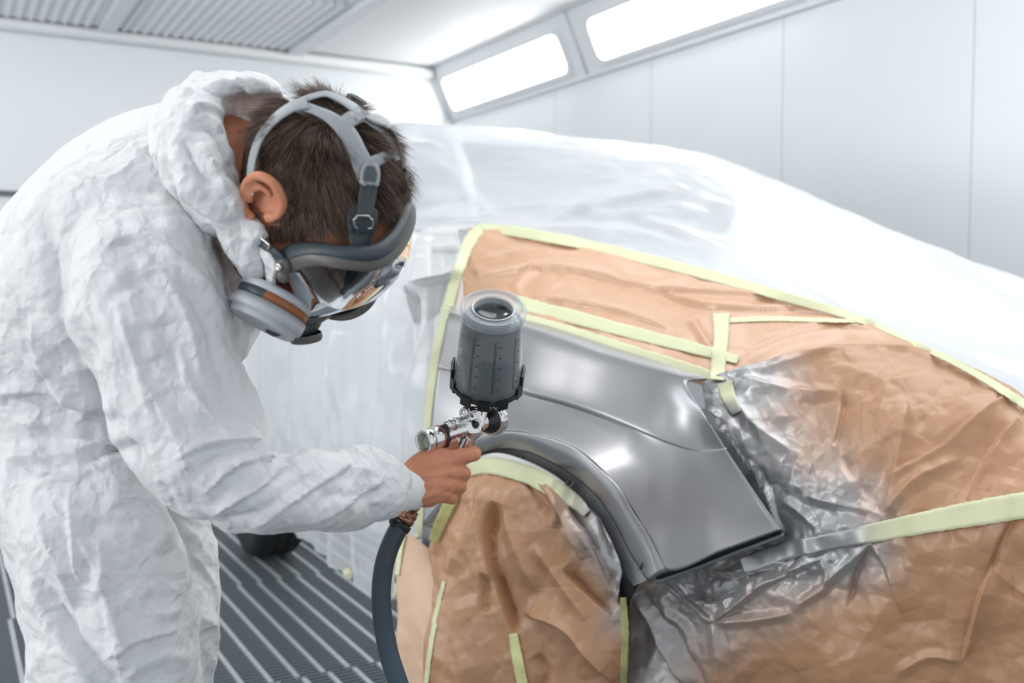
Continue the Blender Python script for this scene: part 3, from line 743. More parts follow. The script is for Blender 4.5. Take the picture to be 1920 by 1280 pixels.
st = [([(927, 940), (910, 1000), (915, 1070), (958, 1190)], 9, -0.035, 'e'), ([(912, 900), (895, 990), (842, 1075)], 9, 0.018), ([(870, 900), (850, 970), (815, 1040)], 8, 0.014), ([(945, 905), (960, 1000), (1000, 1110)], 10, 0.014), ([(900, 1075), (897, 1120), (900, 1150)], 8, -0.016, 'e'),
      ([(975, 1147), (1062, 1181), (1150, 1280)], 11, 0.024, 'e'), ([(1054, 1068), (1100, 1110), (1150, 1150)], 10, -0.022, 'e'), ([(1000, 900), (1050, 960), (1090, 1050)], 9, 0.014, 'e'), ([(1020, 915), (1045, 950), (1040, 990)], 6, 0.012), ([(985, 890), (1000, 930), (1030, 970)], 6, -0.012),
      ([(1000, 1020), (1040, 1080), (1100, 1160)], 9, 0.012), ([(845, 1080), (830, 1180), (810, 1280)], 8, 0.010), ([(1000, 1230), (1020, 1260), (1010, 1300)], 8, -0.014), ([(1075, 930), (1110, 990), (1150, 1080)], 6, 0.016), ([(1060, 925), (1110, 1010), (1160, 1110)], 6, -0.018), ([(1160, 1080), (1168, 1180), (1165, 1290)], 7, 0.012)]
disp = crumple(Vp, 6.0, 0.015, 110, 4, 0.42) + 1.35 * folds(q[:, :2], st) + crumple(Vp, 22, 0.006, 115, 2) * sstep(1040, 1090, q[:, 0]) * sstep(1080, 1020, q[:, 1])
wp_, _ = sheet('masking_paper', Gp, m_paper, 'creased brown paper hung over the wheel, its top edge taped inside the arch', 'masking paper', disp, 0.0006)
nz = smooth_noise(Vp * 9, 95) * 40
ov = sstep(1040, 1120, q[:, 0] + nz - 0.35 * (q[:, 1] - 1000)) * sstep(1260, 1120, q[:, 1] + nz)
set_attr(wp_, 'overspray', np.clip(np.maximum(ov, 0.75 * overspray(Vp, 0.10)), 0, 0.95))
low = [[(758, 992, 2.42), (800, 1026, 2.38), (850, 1070, 2.33)], [(744, 1060, 2.38), (795, 1080, 2.32), (842, 1098, 2.26)], [(741, 1160, 2.33), (785, 1165, 2.26), (828, 1170, 2.19)], [(748, 1340, 2.28), (775, 1340, 2.22), (805, 1340, 2.15)]]
Gp = surf(low, 60, 160); Vp = Gp.reshape(-1, 3)
sheet('masking_paper', Gp, m_paper3, 'small pale brown paper flap at the foot of the door, behind the air hose', 'masking paper', crumple(Vp, 6, 0.008, 130, 3), 0.0006)

# ---- masking tape strips
def tape(pts, wpx, label, m=m_tape, fall=2.2, name='tape_strip', n=60, grey=None, lift=0.004, rag=1.0, only=None):
    """strip stuck on whatever lies under it; wpx = width in pixels along the way"""
    full = np.array([(a[0], a[1], b_) for a, b_ in zip(pts, np.broadcast_to(wpx, len(pts)))], float)
    p = catmull(full, n) if len(pts) > 2 else lerp_path(full, n)
    t = nrm(np.gradient(p[:, :2], axis=0)); nn = np.stack([-t[:, 1], t[:, 0]], 1)
    k = 7; rs = np.random.RandomState(len(label)); XY = np.zeros((k, n, 2)); D = np.zeros((k, n))
    for j in range(k):
        s = (j / (k - 1) - 0.5)
        e = rs.randn(n) * 0.5 * rag if j in (0, k - 1) else np.zeros(n)
        XY[j] = p[:, :2] + nn * (p[:, 2] * s + e)[:, None]
        for i in range(n): D[j, i] = depth_at(XY[j, i, 0], XY[j, i, 1], only)
    mid = np.nanmedian(D, axis=0); ok = ~np.isnan(mid)
    mid = np.interp(np.arange(n), np.arange(n)[ok], mid[ok]) if ok.any() else np.full(n, fall)
    for _ in range(3): mid[1:-1] = np.median(np.stack([mid[:-2], mid[1:-1], mid[2:]]), 0)
    D = np.where(np.isnan(D), mid, D); D = np.clip(D, mid - 0.014, mid + 0.006)
    for _ in range(4): D[:, 1:-1] = (D[:, :-2] + 2 * D[:, 1:-1] + D[:, 2:]) / 4
    S = np.linspace(-.5, .5, k)[:, None]                 # straight across its width, riding over the creases
    bs = (S * (D - D.mean(0))).sum(0) / (S ** 2).sum(); fit = D.mean(0) + S * bs
    sh = np.clip((fit - D).max(0), 0, 0.010); sh = np.maximum(sh, np.maximum(np.roll(sh, 1), np.roll(sh, -1))); sh = np.convolve(np.pad(sh, 2, 'edge'), np.ones(5) / 5, 'valid')
    D = fit - sh
    dd = np.concatenate([XY, (D - lift)[..., None]], -1)
    Vv = Pa(dd.reshape(-1, 3))
    Vv = Vv + (CP - Vv) * (crumple(Vv, 25, 0.0006, 7, 2)[:, None])
    o = tag(mk(name, Vv, grid_faces(k, n), m), label, 'tape', 'masking tape strips')
    solidify(o, 0.0004, 0)
    if grey is not None: set_attr(o, 'overspray', np.clip(grey(dd.reshape(-1, 3)), 0, 1))
    return o
m_tape2 = paper_mat('masking_tape_dusted', (0.66, 0.67, 0.43), 0.55)
m_olive = mat('olive_tape', (0.42, 0.40, 0.16), 0.55, bump=[(200, 0.2, 0.001)])
tape([(893, 427), (960, 433), (1100, 459), (1300, 508), (1450, 550), (1600, 594), (1690, 633), (1780, 674), (1850, 712), (1925, 760)], [16, 19, 20, 20, 19, 15, 13, 12, 14, 17], 'long pale yellow tape along the upper edge of the bonnet paper', n=140, lift=0.014)
tape([(905, 428), (882, 450), (862, 500), (848, 545), (840, 575)], [20, 24, 20, 20, 20], 'upright pale tape at the left end of the bonnet paper')
tape([(966, 566), (1060, 590), (1180, 622), (1300, 652), (1384, 674)], [26, 26, 24, 22, 16], 'upper of the two pale tapes above the fender, ending in a torn tip')
tape([(880, 578), (985, 596), (1080, 622), (1180, 656), (1290, 690), (1338, 706)], [12, 14, 16, 20, 20, 18], 'lower pale tape laid right along the top edge of the fender', fall=2.3)
tape([(1352, 587), (1352, 630), (1348, 670), (1344, 712)], [32, 28, 28, 28], 'short upright pale tape crossing the tape tips beside the fender corner', lift=0.007)
tape([(1368, 600), (1450, 597), (1540, 600), (1640, 602)], [10, 10, 8, 6], 'thin pale tape running right from the upright tape to the long tape')
tape([(1358, 716), (1366, 745), (1380, 775)], [30, 28, 24], 'greyed tape tail below the fender corner', m_tape2, grey=lambda d: sstep(735, 780, d[:, 1]))
tape([(838, 575), (822, 640), (812, 700), (802, 780), (795, 860), (788, 960), (783, 1010)], [14, 16, 15, 14, 13, 13, 12], 'narrow upright tape down the rear edge of the fender', fall=2.36, n=90, lift=0.02)
tape([(1925, 946), (1840, 960), (1740, 978), (1640, 998), (1560, 1015), (1480, 1030), (1390, 1060)], [50, 48, 42, 36, 32, 34, 32], 'wide tape across the bumper paper, yellow at one end, grey at the other', m_tape2, n=120, grey=lambda d: sstep(1660, 1600, d[:, 0]) * 0.95, lift=0.006)
tape([(866, 890), (896, 864), (935, 855), (985, 869), (1030, 891), (1066, 914)], [8, 11, 12, 12, 11, 6], 'thin white soft-edged tape between the grey arch ledge and the wheel paper', mat('white_foam_tape', (0.80, 0.81, 0.80), 0.7), rag=0.3, lift=0.010, only=(4,), n=90)
tape([(862, 898), (884, 880), (925, 873), (985, 888), (1030, 910), (1075, 938), (1100, 962)], [14, 24, 32, 34, 34, 28, 18], 'pale yellow tape along the top edge of the wheel paper', m_tape2, n=90, grey=lambda d: sstep(1030, 1110, d[:, 0]) * 0.8, rag=0.8, only=(4,), lift=0.007)
tape([(962, 1188), (968, 1225), (978, 1275), (984, 1310)], [16, 20, 20, 20], 'short yellow tape strip low on the wheel paper', mat('yellow_tape_strong', (0.70, 0.70, 0.33), 0.55))
tape([(832, 1090), (818, 1150), (806, 1220), (798, 1290)], [7, 9, 9, 9], 'thin pale tape joining the small flap to the wheel paper')
tape([(757, 1000), (749, 1040), (743, 1090), (741, 1120)], [8, 9, 8, 6], 'thin pale tape on the outer edge of the small paper flap')
tape([(1168, 1120), (1172, 1180), (1170, 1240), (1168, 1300)], [12, 14, 13, 13], 'olive tape strip between the wheel paper and the bumper paper', m_olive, only=(4, 3))
tape([(856, 906), (842, 945), (824, 985), (812, 1015)], [22, 24, 22, 18], 'olive tape strip behind the hand at the rear of the wheel arch', m_olive, fall=2.33, lift=0.01, only=(4,))
c = P(653, 1076, 2.80)
tape([(648, 1066), (653, 1076), (656, 1086)], [16, 15, 9], 'small pale tape tag at the lower hem of the hanging film', fall=2.9, n=12)

# ================================================================== the painter
def coverall_mat():
    m = mat('white_coverall_cloth', (0.76, 0.775, 0.79), 0.55, sheen=0.15)
    nt = m.node_tree; N = nt.nodes; L = nt.links; b = N['Principled BSDF']
    tc = N.new('ShaderNodeTexCoord')
    wn = N.new('ShaderNodeTexNoise'); wn.inputs['Scale'].default_value = 16; wn.inputs['Detail'].default_value = 3
    L.new(tc.outputs['Object'], wn.inputs['Vector'])
    vm = N.new('ShaderNodeVectorMath'); vm.operation = 'MULTIPLY_ADD'; vm.inputs[1].default_value = (0.06, 0.06, 0.06)
    L.new(wn.outputs['Color'], vm.inputs[0]); L.new(tc.outputs['Object'], vm.inputs[2])
    prev = None
    for sc, st in ((24, 0.40), (58, 0.40)):
        v = N.new('ShaderNodeTexVoronoi'); v.feature = 'F1'; v.distance = 'MANHATTAN' if sc < 40 else 'EUCLIDEAN'; v.inputs['Scale'].default_value = sc
        L.new(vm.outputs[0], v.inputs['Vector'])
        bp = N.new('ShaderNodeBump'); bp.inputs['Strength'].default_value = st; bp.inputs['Distance'].default_value = 0.012 if sc < 40 else 0.005
        L.new(v.outputs['Distance'], bp.inputs['Height'])
        if prev: L.new(prev.outputs[0], bp.inputs['Normal'])
        prev = bp
    n3 = N.new('ShaderNodeTexNoise'); n3.inputs['Scale'].default_value = 700
    L.new(tc.outputs['Object'], n3.inputs['Vector'])
    bp = N.new('ShaderNodeBump'); bp.inputs['Strength'].default_value = 0.08; bp.inputs['Distance'].default_value = 0.0008
    L.new(n3.outputs['Fac'], bp.inputs['Height']); L.new(prev.outputs[0], bp.inputs['Normal']); L.new(bp.outputs[0], b.inputs['Normal'])
    return m
m_cov = coverall_mat()
m_cuff = mat('white_knit_cuff', (0.84, 0.85, 0.86), 0.8, bump=[(600, 0.3, 0.001)])

def skin_mat():
    m = bpy.data.materials.new('tanned_skin'); m.use_nodes = True; nt = m.node_tree; N = nt.nodes; L = nt.links
    b = N['Principled BSDF']; b.inputs['Roughness'].default_value = 0.48; b.inputs['Specular IOR Level'].default_value = 0.4
    b.inputs['Subsurface Weight'].default_value = 0.12; b.inputs['Subsurface Radius'].default_value = (1.0, 0.3, 0.15); b.inputs['Subsurface Scale'].default_value = 0.006
    tc = N.new('ShaderNodeTexCoord'); n = N.new('ShaderNodeTexNoise'); n.inputs['Scale'].default_value = 45; n.inputs['Detail'].default_value = 6
    L.new(tc.outputs['Object'], n.inputs['Vector'])
    c = N.new('ShaderNodeMix'); c.data_type = 'RGBA'; c.inputs['A'].default_value = (0.56, 0.20, 0.105, 1); c.inputs['B'].default_value = (0.76, 0.34, 0.205, 1)
    L.new(n.outputs['Fac'], c.inputs['Factor'])
    at = N.new('ShaderNodeAttribute'); at.attribute_name = 'stubble'
    c2 = N.new('ShaderNodeMix'); c2.data_type = 'RGBA'; c2.inputs['B'].default_value = (0.060, 0.038, 0.030, 1)
    L.new(c.outputs['Result'], c2.inputs['A']); L.new(at.outputs['Fac'], c2.inputs['Factor']); L.new(c2.outputs['Result'], b.inputs['Base Color'])
    n2 = N.new('ShaderNodeTexNoise'); n2.inputs['Scale'].default_value = 420; n2.inputs['Detail'].default_value = 4; L.new(tc.outputs['Object'], n2.inputs['Vector'])
    bp = N.new('ShaderNodeBump'); bp.inputs['Strength'].default_value = 0.22; bp.inputs['Distance'].default_value = 0.0012
    L.new(n2.outputs['Fac'], bp.inputs['Height']); L.new(bp.outputs[0], b.inputs['Normal'])
    return m
m_skin = skin_mat()

def loft(rings, nseg=28, n=None, sq=2.3):
    """closed body through rings (px, py, depth, half width px, half depth m)"""
    r = np.array(rings, float)
    if n: r = catmull(r, n)
    c = Pa(r[:, :3]); t = nrm(np.gradient(c, axis=0))
    a = nrm(np.cross(t, nrm(c - CP))); b = nrm(np.cross(a, t))
    th = np.linspace(0, 2 * math.pi, nseg, endpoint=False)
    cs, sn = np.cos(th), np.sin(th)
    cs = np.sign(cs) * np.abs(cs) ** (2 / sq); sn = np.sign(sn) * np.abs(sn) ** (2 / sq)
    ha = (r[:, 3] * r[:, 2] / FPX)[:, None, None]; hb = r[:, 4][:, None, None]
    V = c[:, None] + ha * cs[None, :, None] * a[:, None] + hb * sn[None, :, None] * b[:, None]
    k = len(r)
    F = grid_faces(k, nseg, wrap_u=True)
    V = np.concatenate([V.reshape(-1, 3), c[0:1], c[-1:]])
    for i in range(nseg):
        F.append((k * nseg, (i + 1) % nseg, i)); F.append((k * nseg + 1, (k - 1) * nseg + i, (k - 1) * nseg + (i + 1) % nseg))
    return V, F

def ball(c, ax3, rad, nu=24, nv=16):
    """ellipsoid with centre c, axes rows ax3, radii rad"""
    V = []; F = []
    for j in range(1, nv):
        a = math.pi * j / nv
        for i in range(nu):
            b = 2 * math.pi * i / nu; V.append((math.sin(a) * math.cos(b), math.sin(a) * math.sin(b), math.cos(a)))
    F = grid_faces(nv - 1, nu, wrap_u=True)
    V.append((0, 0, 1)); V.append((0, 0, -1)); n = (nv - 1) * nu
    for i in range(nu):
        F.append((n, (i + 1) % nu, i)[::-1]); F.append((n + 1, (nv - 2) * nu + i, (nv - 2) * nu + (i + 1) % nu)[::-1])
    V = np.array(V) * np.array(rad) @ np.asarray(ax3, float) + np.asarray(c, float)
    return V, F

def fuse(parts, voxel, smooth=3, fac=0.5):
    """one continuous skin over overlapping closed shapes"""
    b = MB()
    for V, F in parts: b.add(V, F)
    o = b.build('fuse_tmp', m_skin)
    bm = bmesh.new(); bm.from_mesh(o.data); bmesh.ops.recalc_face_normals(bm, faces=bm.faces); bm.to_mesh(o.data); bm.free()
    md = o.modifiers.new('r', 'REMESH'); md.mode = 'VOXEL'; md.voxel_size = voxel; md.adaptivity = 0
    if smooth:
        s = o.modifiers.new('s', 'SMOOTH'); s.factor = fac; s.iterations = smooth
    ev = o.evaluated_get(bpy.context.evaluated_depsgraph_get()); me = ev.to_mesh()
    n = len(me.vertices); V = np.empty(n * 3); me.vertices.foreach_get('co', V); V = V.reshape(-1, 3)
    N_ = np.empty(n * 3); me.vertices.foreach_get('normal', N_); N_ = N_.reshape(-1, 3)
    F = [tuple(p.vertices) for p in me.polygons]
    ev.to_mesh_clear(); me = o.data; bpy.data.objects.remove(o); bpy.data.meshes.remove(me)
    return V, F, N_

def vnormals(V, F):
    F = np.array(F); a, b, c, d = V[F[:, 0]], V[F[:, 1]], V[F[:, 2]], V[F[:, 3]]
    fn = np.cross(c - a, d - b); n = np.zeros_like(V)
    for k in range(4): np.add.at(n, F[:, k], fn)
    return nrm(n)

# head frame: r = his right, f = the way he faces, u = crown
HD = 1.19; HS = 1.05
HC = P(566, 368, HD)
def camvec(x, y, z): return nrm(RT * x + UP * y - FW * z)
Hr = camvec(-.50, -.25, .83); Hf = camvec(.43, -.902, -.012); Hf = nrm(Hf - Hr * np.dot(Hf, Hr)); Hu = np.cross(Hr, Hf)
HB = np.stack([Hr, Hf, Hu])
def HL(r, f, u): return HC + HS * (Hr * r + Hf * f + Hu * u)
def HLa(a): return HC + HS * (np.asarray(a, float) @ HB)
def toH(v): return ((np.asarray(v) - HC) @ HB.T) / HS
def HP(px, py, r):
    """head-frame (r, f, u) of the place that shows at (px, py) and lies r to his right of the head's middle"""
    d = nrm(ray_dir(px, py)); t = np.dot(HC + Hr * HS * r - CP, Hr) / np.dot(d, Hr)
    q = toH(CP + d * t); return (r, q[1], q[2])

person = empty('person', P(240, 900, 1.35) * np.array([1, 1, 0]), 'person in white hooded coverall bending toward the car, spraying with the right hand', 'person')

# ---- clothing: one coverall
TOR = [(112, 985, 1.40, 165, .165), (112, 890, 1.40, 186, .18), (118, 790, 1.39, 196, .185), (150, 690, 1.37, 212, .19), (205, 590, 1.35, 236, .20), (268, 492, 1.325, 246, .205), (318, 405, 1.305, 218, .20), (376, 336, 1.28, 165, .15), (420, 296, 1.26, 112, .10), (440, 285, 1.25, 80, .07)]
ARM1 = [(262, 420, 1.27, 128, .10), (268, 520, 1.19, 146, .098), (288, 615, 1.168, 142, .09), (318, 710, 1.16, 134, .084), (366, 800, 1.158, 128, .08), (418, 878, 1.162, 112, .078), (446, 915, 1.168, 84, .066)]
ARM2 = [(392, 925, 1.155, 50, .06), (432, 925, 1.165, 72, .07), (510, 926, 1.20, 80, .068), (600, 926, 1.26, 76, .06), (680, 920, 1.315, 69, .054), (714, 915, 1.337, 54, .044), (730, 915, 1.347, 42, .034), (738, 915, 1.352, 32, .026)]
LEG1 = [(122, 880, 1.33, 150, .13), (150, 960, 1.29, 152, .13), (185, 1060, 1.27, 150, .12), (212, 1180, 1.265, 143, .112), (233, 1290, 1.265, 132, .105), (250, 1420, 1.27, 118, .10), (255, 1560, 1.28, 108, .095), (240, 1750, 1.30, 98, .088), (222, 1950, 1.315, 90, .082), (215, 2080, 1.32, 84, .08)]
LEG2 = [(200, 900, 1.50, 130, .13), (262, 970, 1.53, 120, .125), (298, 1080, 1.545, 112, .115), (304, 1160, 1.55, 108, .11), (294, 1280, 1.555, 104, .105), (282, 1420, 1.56, 94, .095), (272, 1600, 1.57, 84, .085), (268, 1760, 1.58, 74, .08), (268, 1830, 1.58, 70, .078)]
LARM = [(350, 420, 1.46, 100, .09), (360, 560, 1.49, 92, .085), (372, 700, 1.50, 84, .078), (395, 800, 1.47, 72, .07), (420, 880, 1.42, 55, .05), (428, 915, 1.40, 38, .034)]
parts = [loft(TOR, 40, 40), loft(ARM1, 32, 32), loft(ARM2, 32, 32), loft(LEG1, 32, 36), loft(LEG2, 32, 32), loft(LARM, 24, 20)]
V, F, N_ = fuse(parts, 0.0036, 4)
q = proj(V)
facing = np.clip(-np.sum(N_ * nrm(V - CP), -1) * 2.0, 0, 1)
# broad drape, then flat-faceted crushed-cloth creases
h = 0.006 * smooth_noise(V * 9, 3)
h += crumple(V, 7.0, 0.0100, 200, 2, 0.5)
h += crumple(V, 15.0, 0.0042, 220, 4, 0.46, 2.1)
pull = np.stack([(q[:, 0] * 0.45 - q[:, 1] * 0.22) / 22.0, (q[:, 0] * 0.3 + q[:, 1] * 0.9) / 190.0, q[:, 2] * 3], -1)
h += facet(pull + smooth_noise(V * 5, 8)[:, None] * 0.4, 33) * 0.0022
stc = [  # the large folds seen on the suit: (points, half width px, height m, kind)
 ([(60, 590), (75, 680), (130, 760), (200, 800)], 16, 0.014, 'e'), ([(100, 330), (85, 440), (110, 560), (190, 740), (236, 800)], 10, -0.012), ([(130, 600), (180, 720), (240, 830), (320, 930)], 10, -0.014),
 ([(190, 690), (120, 700), (40, 690)], 14, 0.010), ([(0, 752), (80, 752), (170, 780), (240, 800)], 9, -0.022), ([(0, 735), (90, 742), (180, 770)], 12, 0.016), ([(20, 790), (120, 800), (240, 830)], 14, 0.010, 's'),
 ([(0, 872), (80, 872), (150, 868), (210, 845), (280, 842)], 9, -0.026), ([(-10, 858), (80, 855), (160, 846), (230, 828)], 12, 0.018), ([(60, 900), (120, 885), (200, 868), (270, 880)], 12, 0.010, 's'),
 ([(185, 470), (250, 440), (330, 480), (400, 560)], 12, 0.010, 'e'), ([(240, 420), (310, 470), (390, 560), (425, 630)], 10, 0.010), ([(200, 520), (270, 500), (350, 520), (420, 580)], 11, 0.004, 'e'), ([(330, 340), (390, 400), (430, 480), (455, 560)], 11, -0.014), ([(300, 330), (360, 390), (400, 460)], 11, 0.012, 'e'),
 ([(410, 380), (440, 450), (470, 520)], 10, 0.012), ([(440, 470), (460, 560), (470, 640)], 9, -0.012), ([(465, 450), (485, 540), (480, 620)], 8, 0.010),
 ([(190, 560), (260, 530), (340, 545), (400, 600)], 9, -0.010), ([(250, 510), (330, 505), (400, 550)], 9, 0.004, 'e'), ([(230, 610), (330, 590), (420, 640)], 10, 0.004), ([(240, 700), (330, 660), (425, 700)], 10, -0.003), ([(260, 760), (340, 720), (430, 760)], 9, 0.004, 'e'),
 ([(300, 790), (380, 770), (470, 790)], 9, 0.004), ([(215, 560), (250, 680), (290, 800)], 7, 0.008), ([(300, 500), (350, 600), (380, 700)], 7, 0.008, 'e'), ([(360, 560), (400, 640), (430, 740)], 7, -0.008), ([(330, 640), (370, 740), (440, 820)], 6, 0.007), ([(270, 720), (330, 820), (360, 900)], 6, 0.007, 'e'),
 ([(330, 860), (400, 830), (500, 820)], 9, 0.013, 'e'), ([(350, 890), (430, 850), (520, 850)], 8, -0.010), ([(380, 930), (450, 870), (540, 850)], 8, 0.012, 'e'), ([(390, 970), (470, 920), (560, 860)], 10, 0.014, 'e'), ([(400, 985), (500, 950), (600, 880)], 9, -0.010),
 ([(470, 985), (560, 930), (660, 870)], 9, 0.011, 'e'), ([(540, 870), (580, 850), (600, 855)], 7, 0.010), ([(560, 990), (640, 950), (720, 900)], 9, 0.010, 'e'), ([(600, 930), (660, 930), (720, 930)], 8, -0.006), ([(610, 880), (660, 880), (712, 885)], 8, 0.007),
 ([(700, 860), (690, 915), (700, 970)], 5, -0.006), ([(60, 960), (100, 1050), (125, 1150)], 10, 0.012, 'e'), ([(125, 930), (135, 1040), (145, 1100)], 8, 0.012, 'e'), ([(40, 1050), (120, 1180), (230, 1290)], 11, -0.016), ([(30, 1040), (80, 1160), (180, 1280)], 14, 0.012, 's'),
 ([(180, 1000), (190, 1070), (170, 1130)], 9, 0.012), ([(150, 1000), (220, 1180), (222, 1240)], 8, 0.009), ([(190, 1120), (215, 1220), (230, 1290)], 8, 0.009, 'e'), ([(260, 880), (290, 960), (300, 1040)], 9, 0.010), ([(230, 1090), (290, 1150), (340, 1140)], 8, 0.008), ([(190, 1240), (260, 1200), (330, 1180)], 8, 0.012, 'e'), ([(230, 1270), (300, 1230), (350, 1240)], 8, 0.010),
 ([(330, 960), (370, 1000), (400, 1060)], 10, 0.010), ([(370, 1040), (400, 1090), (405, 1150)], 9, 0.010, 'e'), ([(365, 1150), (400, 1180), (395, 1260)], 9, 0.010), ([(300, 900), (340, 960), (390, 1000)], 9, -0.012)]
h += 0.72 * folds(q[:, :2], stc) * facing
back = 1.0 - 0.72 * sstep(520, 300, q[:, 1]) * sstep(360, 250, q[:, 0])          # the shoulder back is stretched smooth
V2 = V + N_ * (h * back)[:, None]
cov = mk('coverall', V2, F, m_cov, person)
cov['label'] = 'white crinkled hooded coverall'
# elastic knit cuff
ca, cb = P(722, 918, 1.342), P(776, 913, 1.372)
prof = [(0, .024), (.0, .029), (.006, .0315), (.018, .0315), (.034, .0305), (np.linalg.norm(cb - ca), .031), (np.linalg.norm(cb - ca), .027), (0.01, .026)]
V, F = lathe(ca, cb, prof, 48, caps=False)
cf = mk('cuff', V + (V - (ca + cb) / 2) * 0.0, F, m_cuff, cov)
Vc = np.array([v.co for v in cf.data.vertices])
# hood bunched round the neck
ring = np.array([(484, 456, 1.20, .018), (428, 408, 1.165, .027), (378, 330, 1.14, .034), (354, 258, 1.145, .038), (368, 200, 1.20, .036), (425, 182, 1.28, .034), (492, 200, 1.34, .030), (530, 270, 1.37, .030), (535, 380, 1.35, .026), (520, 460, 1.30, .020)])
rp = catmull(ring, 90, closed=True); c = Pa(rp[:, :3]); t = nrm(np.roll(c, -1, 0) - np.roll(c, 1, 0))
cen = c.mean(0); Nn = nrm(np.cross(t, np.roll(t, -20, 0)).mean(0)); U_ = nrm(np.cross(t, Nn)); 
th = np.linspace(0, 2 * math.pi, 30, endpoint=False)
Vh = c[:, None] + rp[:, 3][:, None, None] * (np.cos(th)[None, :, None] * U_[:, None] * 0.8 + np.sin(th)[None, :, None] * np.cross(U_, t)[:, None] * 1.25)
ring1 = (Vh.reshape(-1, 3), grid_faces(90, 30, wrap_u=True, wrap_v=True))
flop = loft([(345, 240, 1.24, 30, .06), (372, 180, 1.24, 36, .10), (420, 168, 1.25, 26, .11), (470, 168, 1.27, 22, .09), (520, 190, 1.30, 14, .06)], 28, 30)
lap = loft([(352, 235, 1.17, 24, .05), (357, 300, 1.12, 36, .025), (396, 368, 1.115, 36, .020), (450, 418, 1.135, 30, .014), (470, 436, 1.125, 24, .010), (484, 452, 1.12, 18, .008)], 24, 30)
coll = loft([(432, 405, 1.15, 30, .022), (448, 450, 1.14, 38, .020), (466, 492, 1.15, 34, .020), (494, 535, 1.19, 14, .020)], 24, 24)
Vh, Fh, Nh = fuse([ring1, flop, lap, coll], 0.0032, 6)
q = proj(Vh)
hh = crumple(Vh, 11, 0.007, 300, 2, 0.5) + crumple(Vh, 30, 0.004, 320, 3, 0.55)
hh += folds(q[:, :2], [([(355, 215), (400, 205), (440, 225), (425, 255)], 9, 0.010, 'e'), ([(350, 250), (390, 240), (415, 270), (440, 330)], 8, -0.012), ([(440, 150), (470, 180), (440, 210)], 8, 0.010, 'e'), ([(380, 165), (450, 150), (520, 175)], 8, 0.008), ([(370, 270), (400, 330), (440, 400)], 8, 0.010, 'e'), ([(400, 290), (430, 350), (460, 420)], 7, 0.008), ([(345, 260), (370, 320), (400, 350)], 9, -0.012)]) * np.clip(-np.sum(Nh * nrm(Vh - CP), -1) * 2, 0, 1)
hood_o = mk('hood', Vh + Nh * hh[:, None], Fh, m_cov, cov)
# zip flap under the chin
fl = [[(474, 448, 1.14), (482, 446, 1.125), (490, 452, 1.125)], [(482, 466, 1.14), (495, 466, 1.122), (511, 474, 1.125)], [(492, 490, 1.14), (508, 490, 1.122), (524, 498, 1.125)], [(500, 512, 1.145), (510, 514, 1.128), (520, 512, 1.13)], [(506, 532, 1.15), (509, 534, 1.145), (513, 528, 1.145)]]
Gz = surf(fl, 20, 40); Vz = Gz.reshape(-1, 3) + sheet_normals(Gz).reshape(-1, 3) * crumple(Gz.reshape(-1, 3), 50, 0.003, 12, 2)[:, None]
solidify(mk('zip_flap', Vz, grid_faces(40, 20), m_cov, cov), 0.0015, 0)
# safety shoes (below the frame, on the grating)
m_shoe = mat('dark_work_shoe', (0.03, 0.03, 0.032), 0.5)
for (px, d) in ((215, 1.32), (268, 1.58)):
    g = on_plane(px, 535 + CAM_H * FPX / d, (0, 0, 0), (0, 0, 1)); fwd = RT * 0.95 + FWH * 0.3; fwd = nrm(fwd); sd = np.array([-fwd[1], fwd[0], 0]); up = np.array([0, 0, 1.0])
    V, F, _ = fuse([ball(g + up * .045 - fwd * .03, [fwd, sd, up], (.085, .048, .045)), ball(g + up * .038 + fwd * .09, [fwd, sd, up], (.09, .05, .038)), ball(g + up * .09 - fwd * .02, [fwd, sd, up], (.055, .045, .07))], 0.008, 3)
    V[:, 2] = np.maximum(V[:, 2], 0.002)
    mk('shoe', V, F, m_shoe, person)

# ---- the body: head, neck, trunk, arm and hand in one surface
def shrink(rings, k, kd): return [(r[0], r[1], r[2], r[3] * k, r[4] * kd) for r in rings]
hb = [ball(HL(0, -.004, .034), HB, (.078 * HS, .090 * HS, .090 * HS)), ball(HL(0, .020, -.02), HB, (.071 * HS, .074 * HS, .085 * HS)), ball(HL(0, .035, -.072), HB, (.056 * HS, .052 * HS, .050 * HS)), ball(HL(0, .068, -.098), HB, (.026 * HS, .024 * HS, .022 * HS)),
      ball(HL(0, .052, .048), HB, (.062 * HS, .045 * HS, .045 * HS)), ball(HL(.03, .066, -.022), HB, (.026 * HS, .026 * HS, .022 * HS)), ball(HL(-.03, .066, -.022), HB, (.026 * HS, .026 * HS, .022 * HS))]
V, F = tube([HL(0, .088, .015), HL(0, .104, -.012), HL(0, .112, -.030), HL(0, .094, -.040)], [.007, .010, .013, .010], 12, n=12); hb.append((V, F))
for s in (1, -1):
    hb.append(ball(HL(.032 * s, .076, .012), HB, (.014, .012, .010)))                       # eyes under the visor
hb += [tube([HL(-.022, .086, -.058), HL(0, .096, -.056), HL(.022, .086, -.058)], [.004, .007, .004], 10, n=10), tube([HL(-.020, .085, -.066), HL(0, .094, -.067), HL(.020, .085, -.066)], [.004, .007, .004], 10, n=10)]
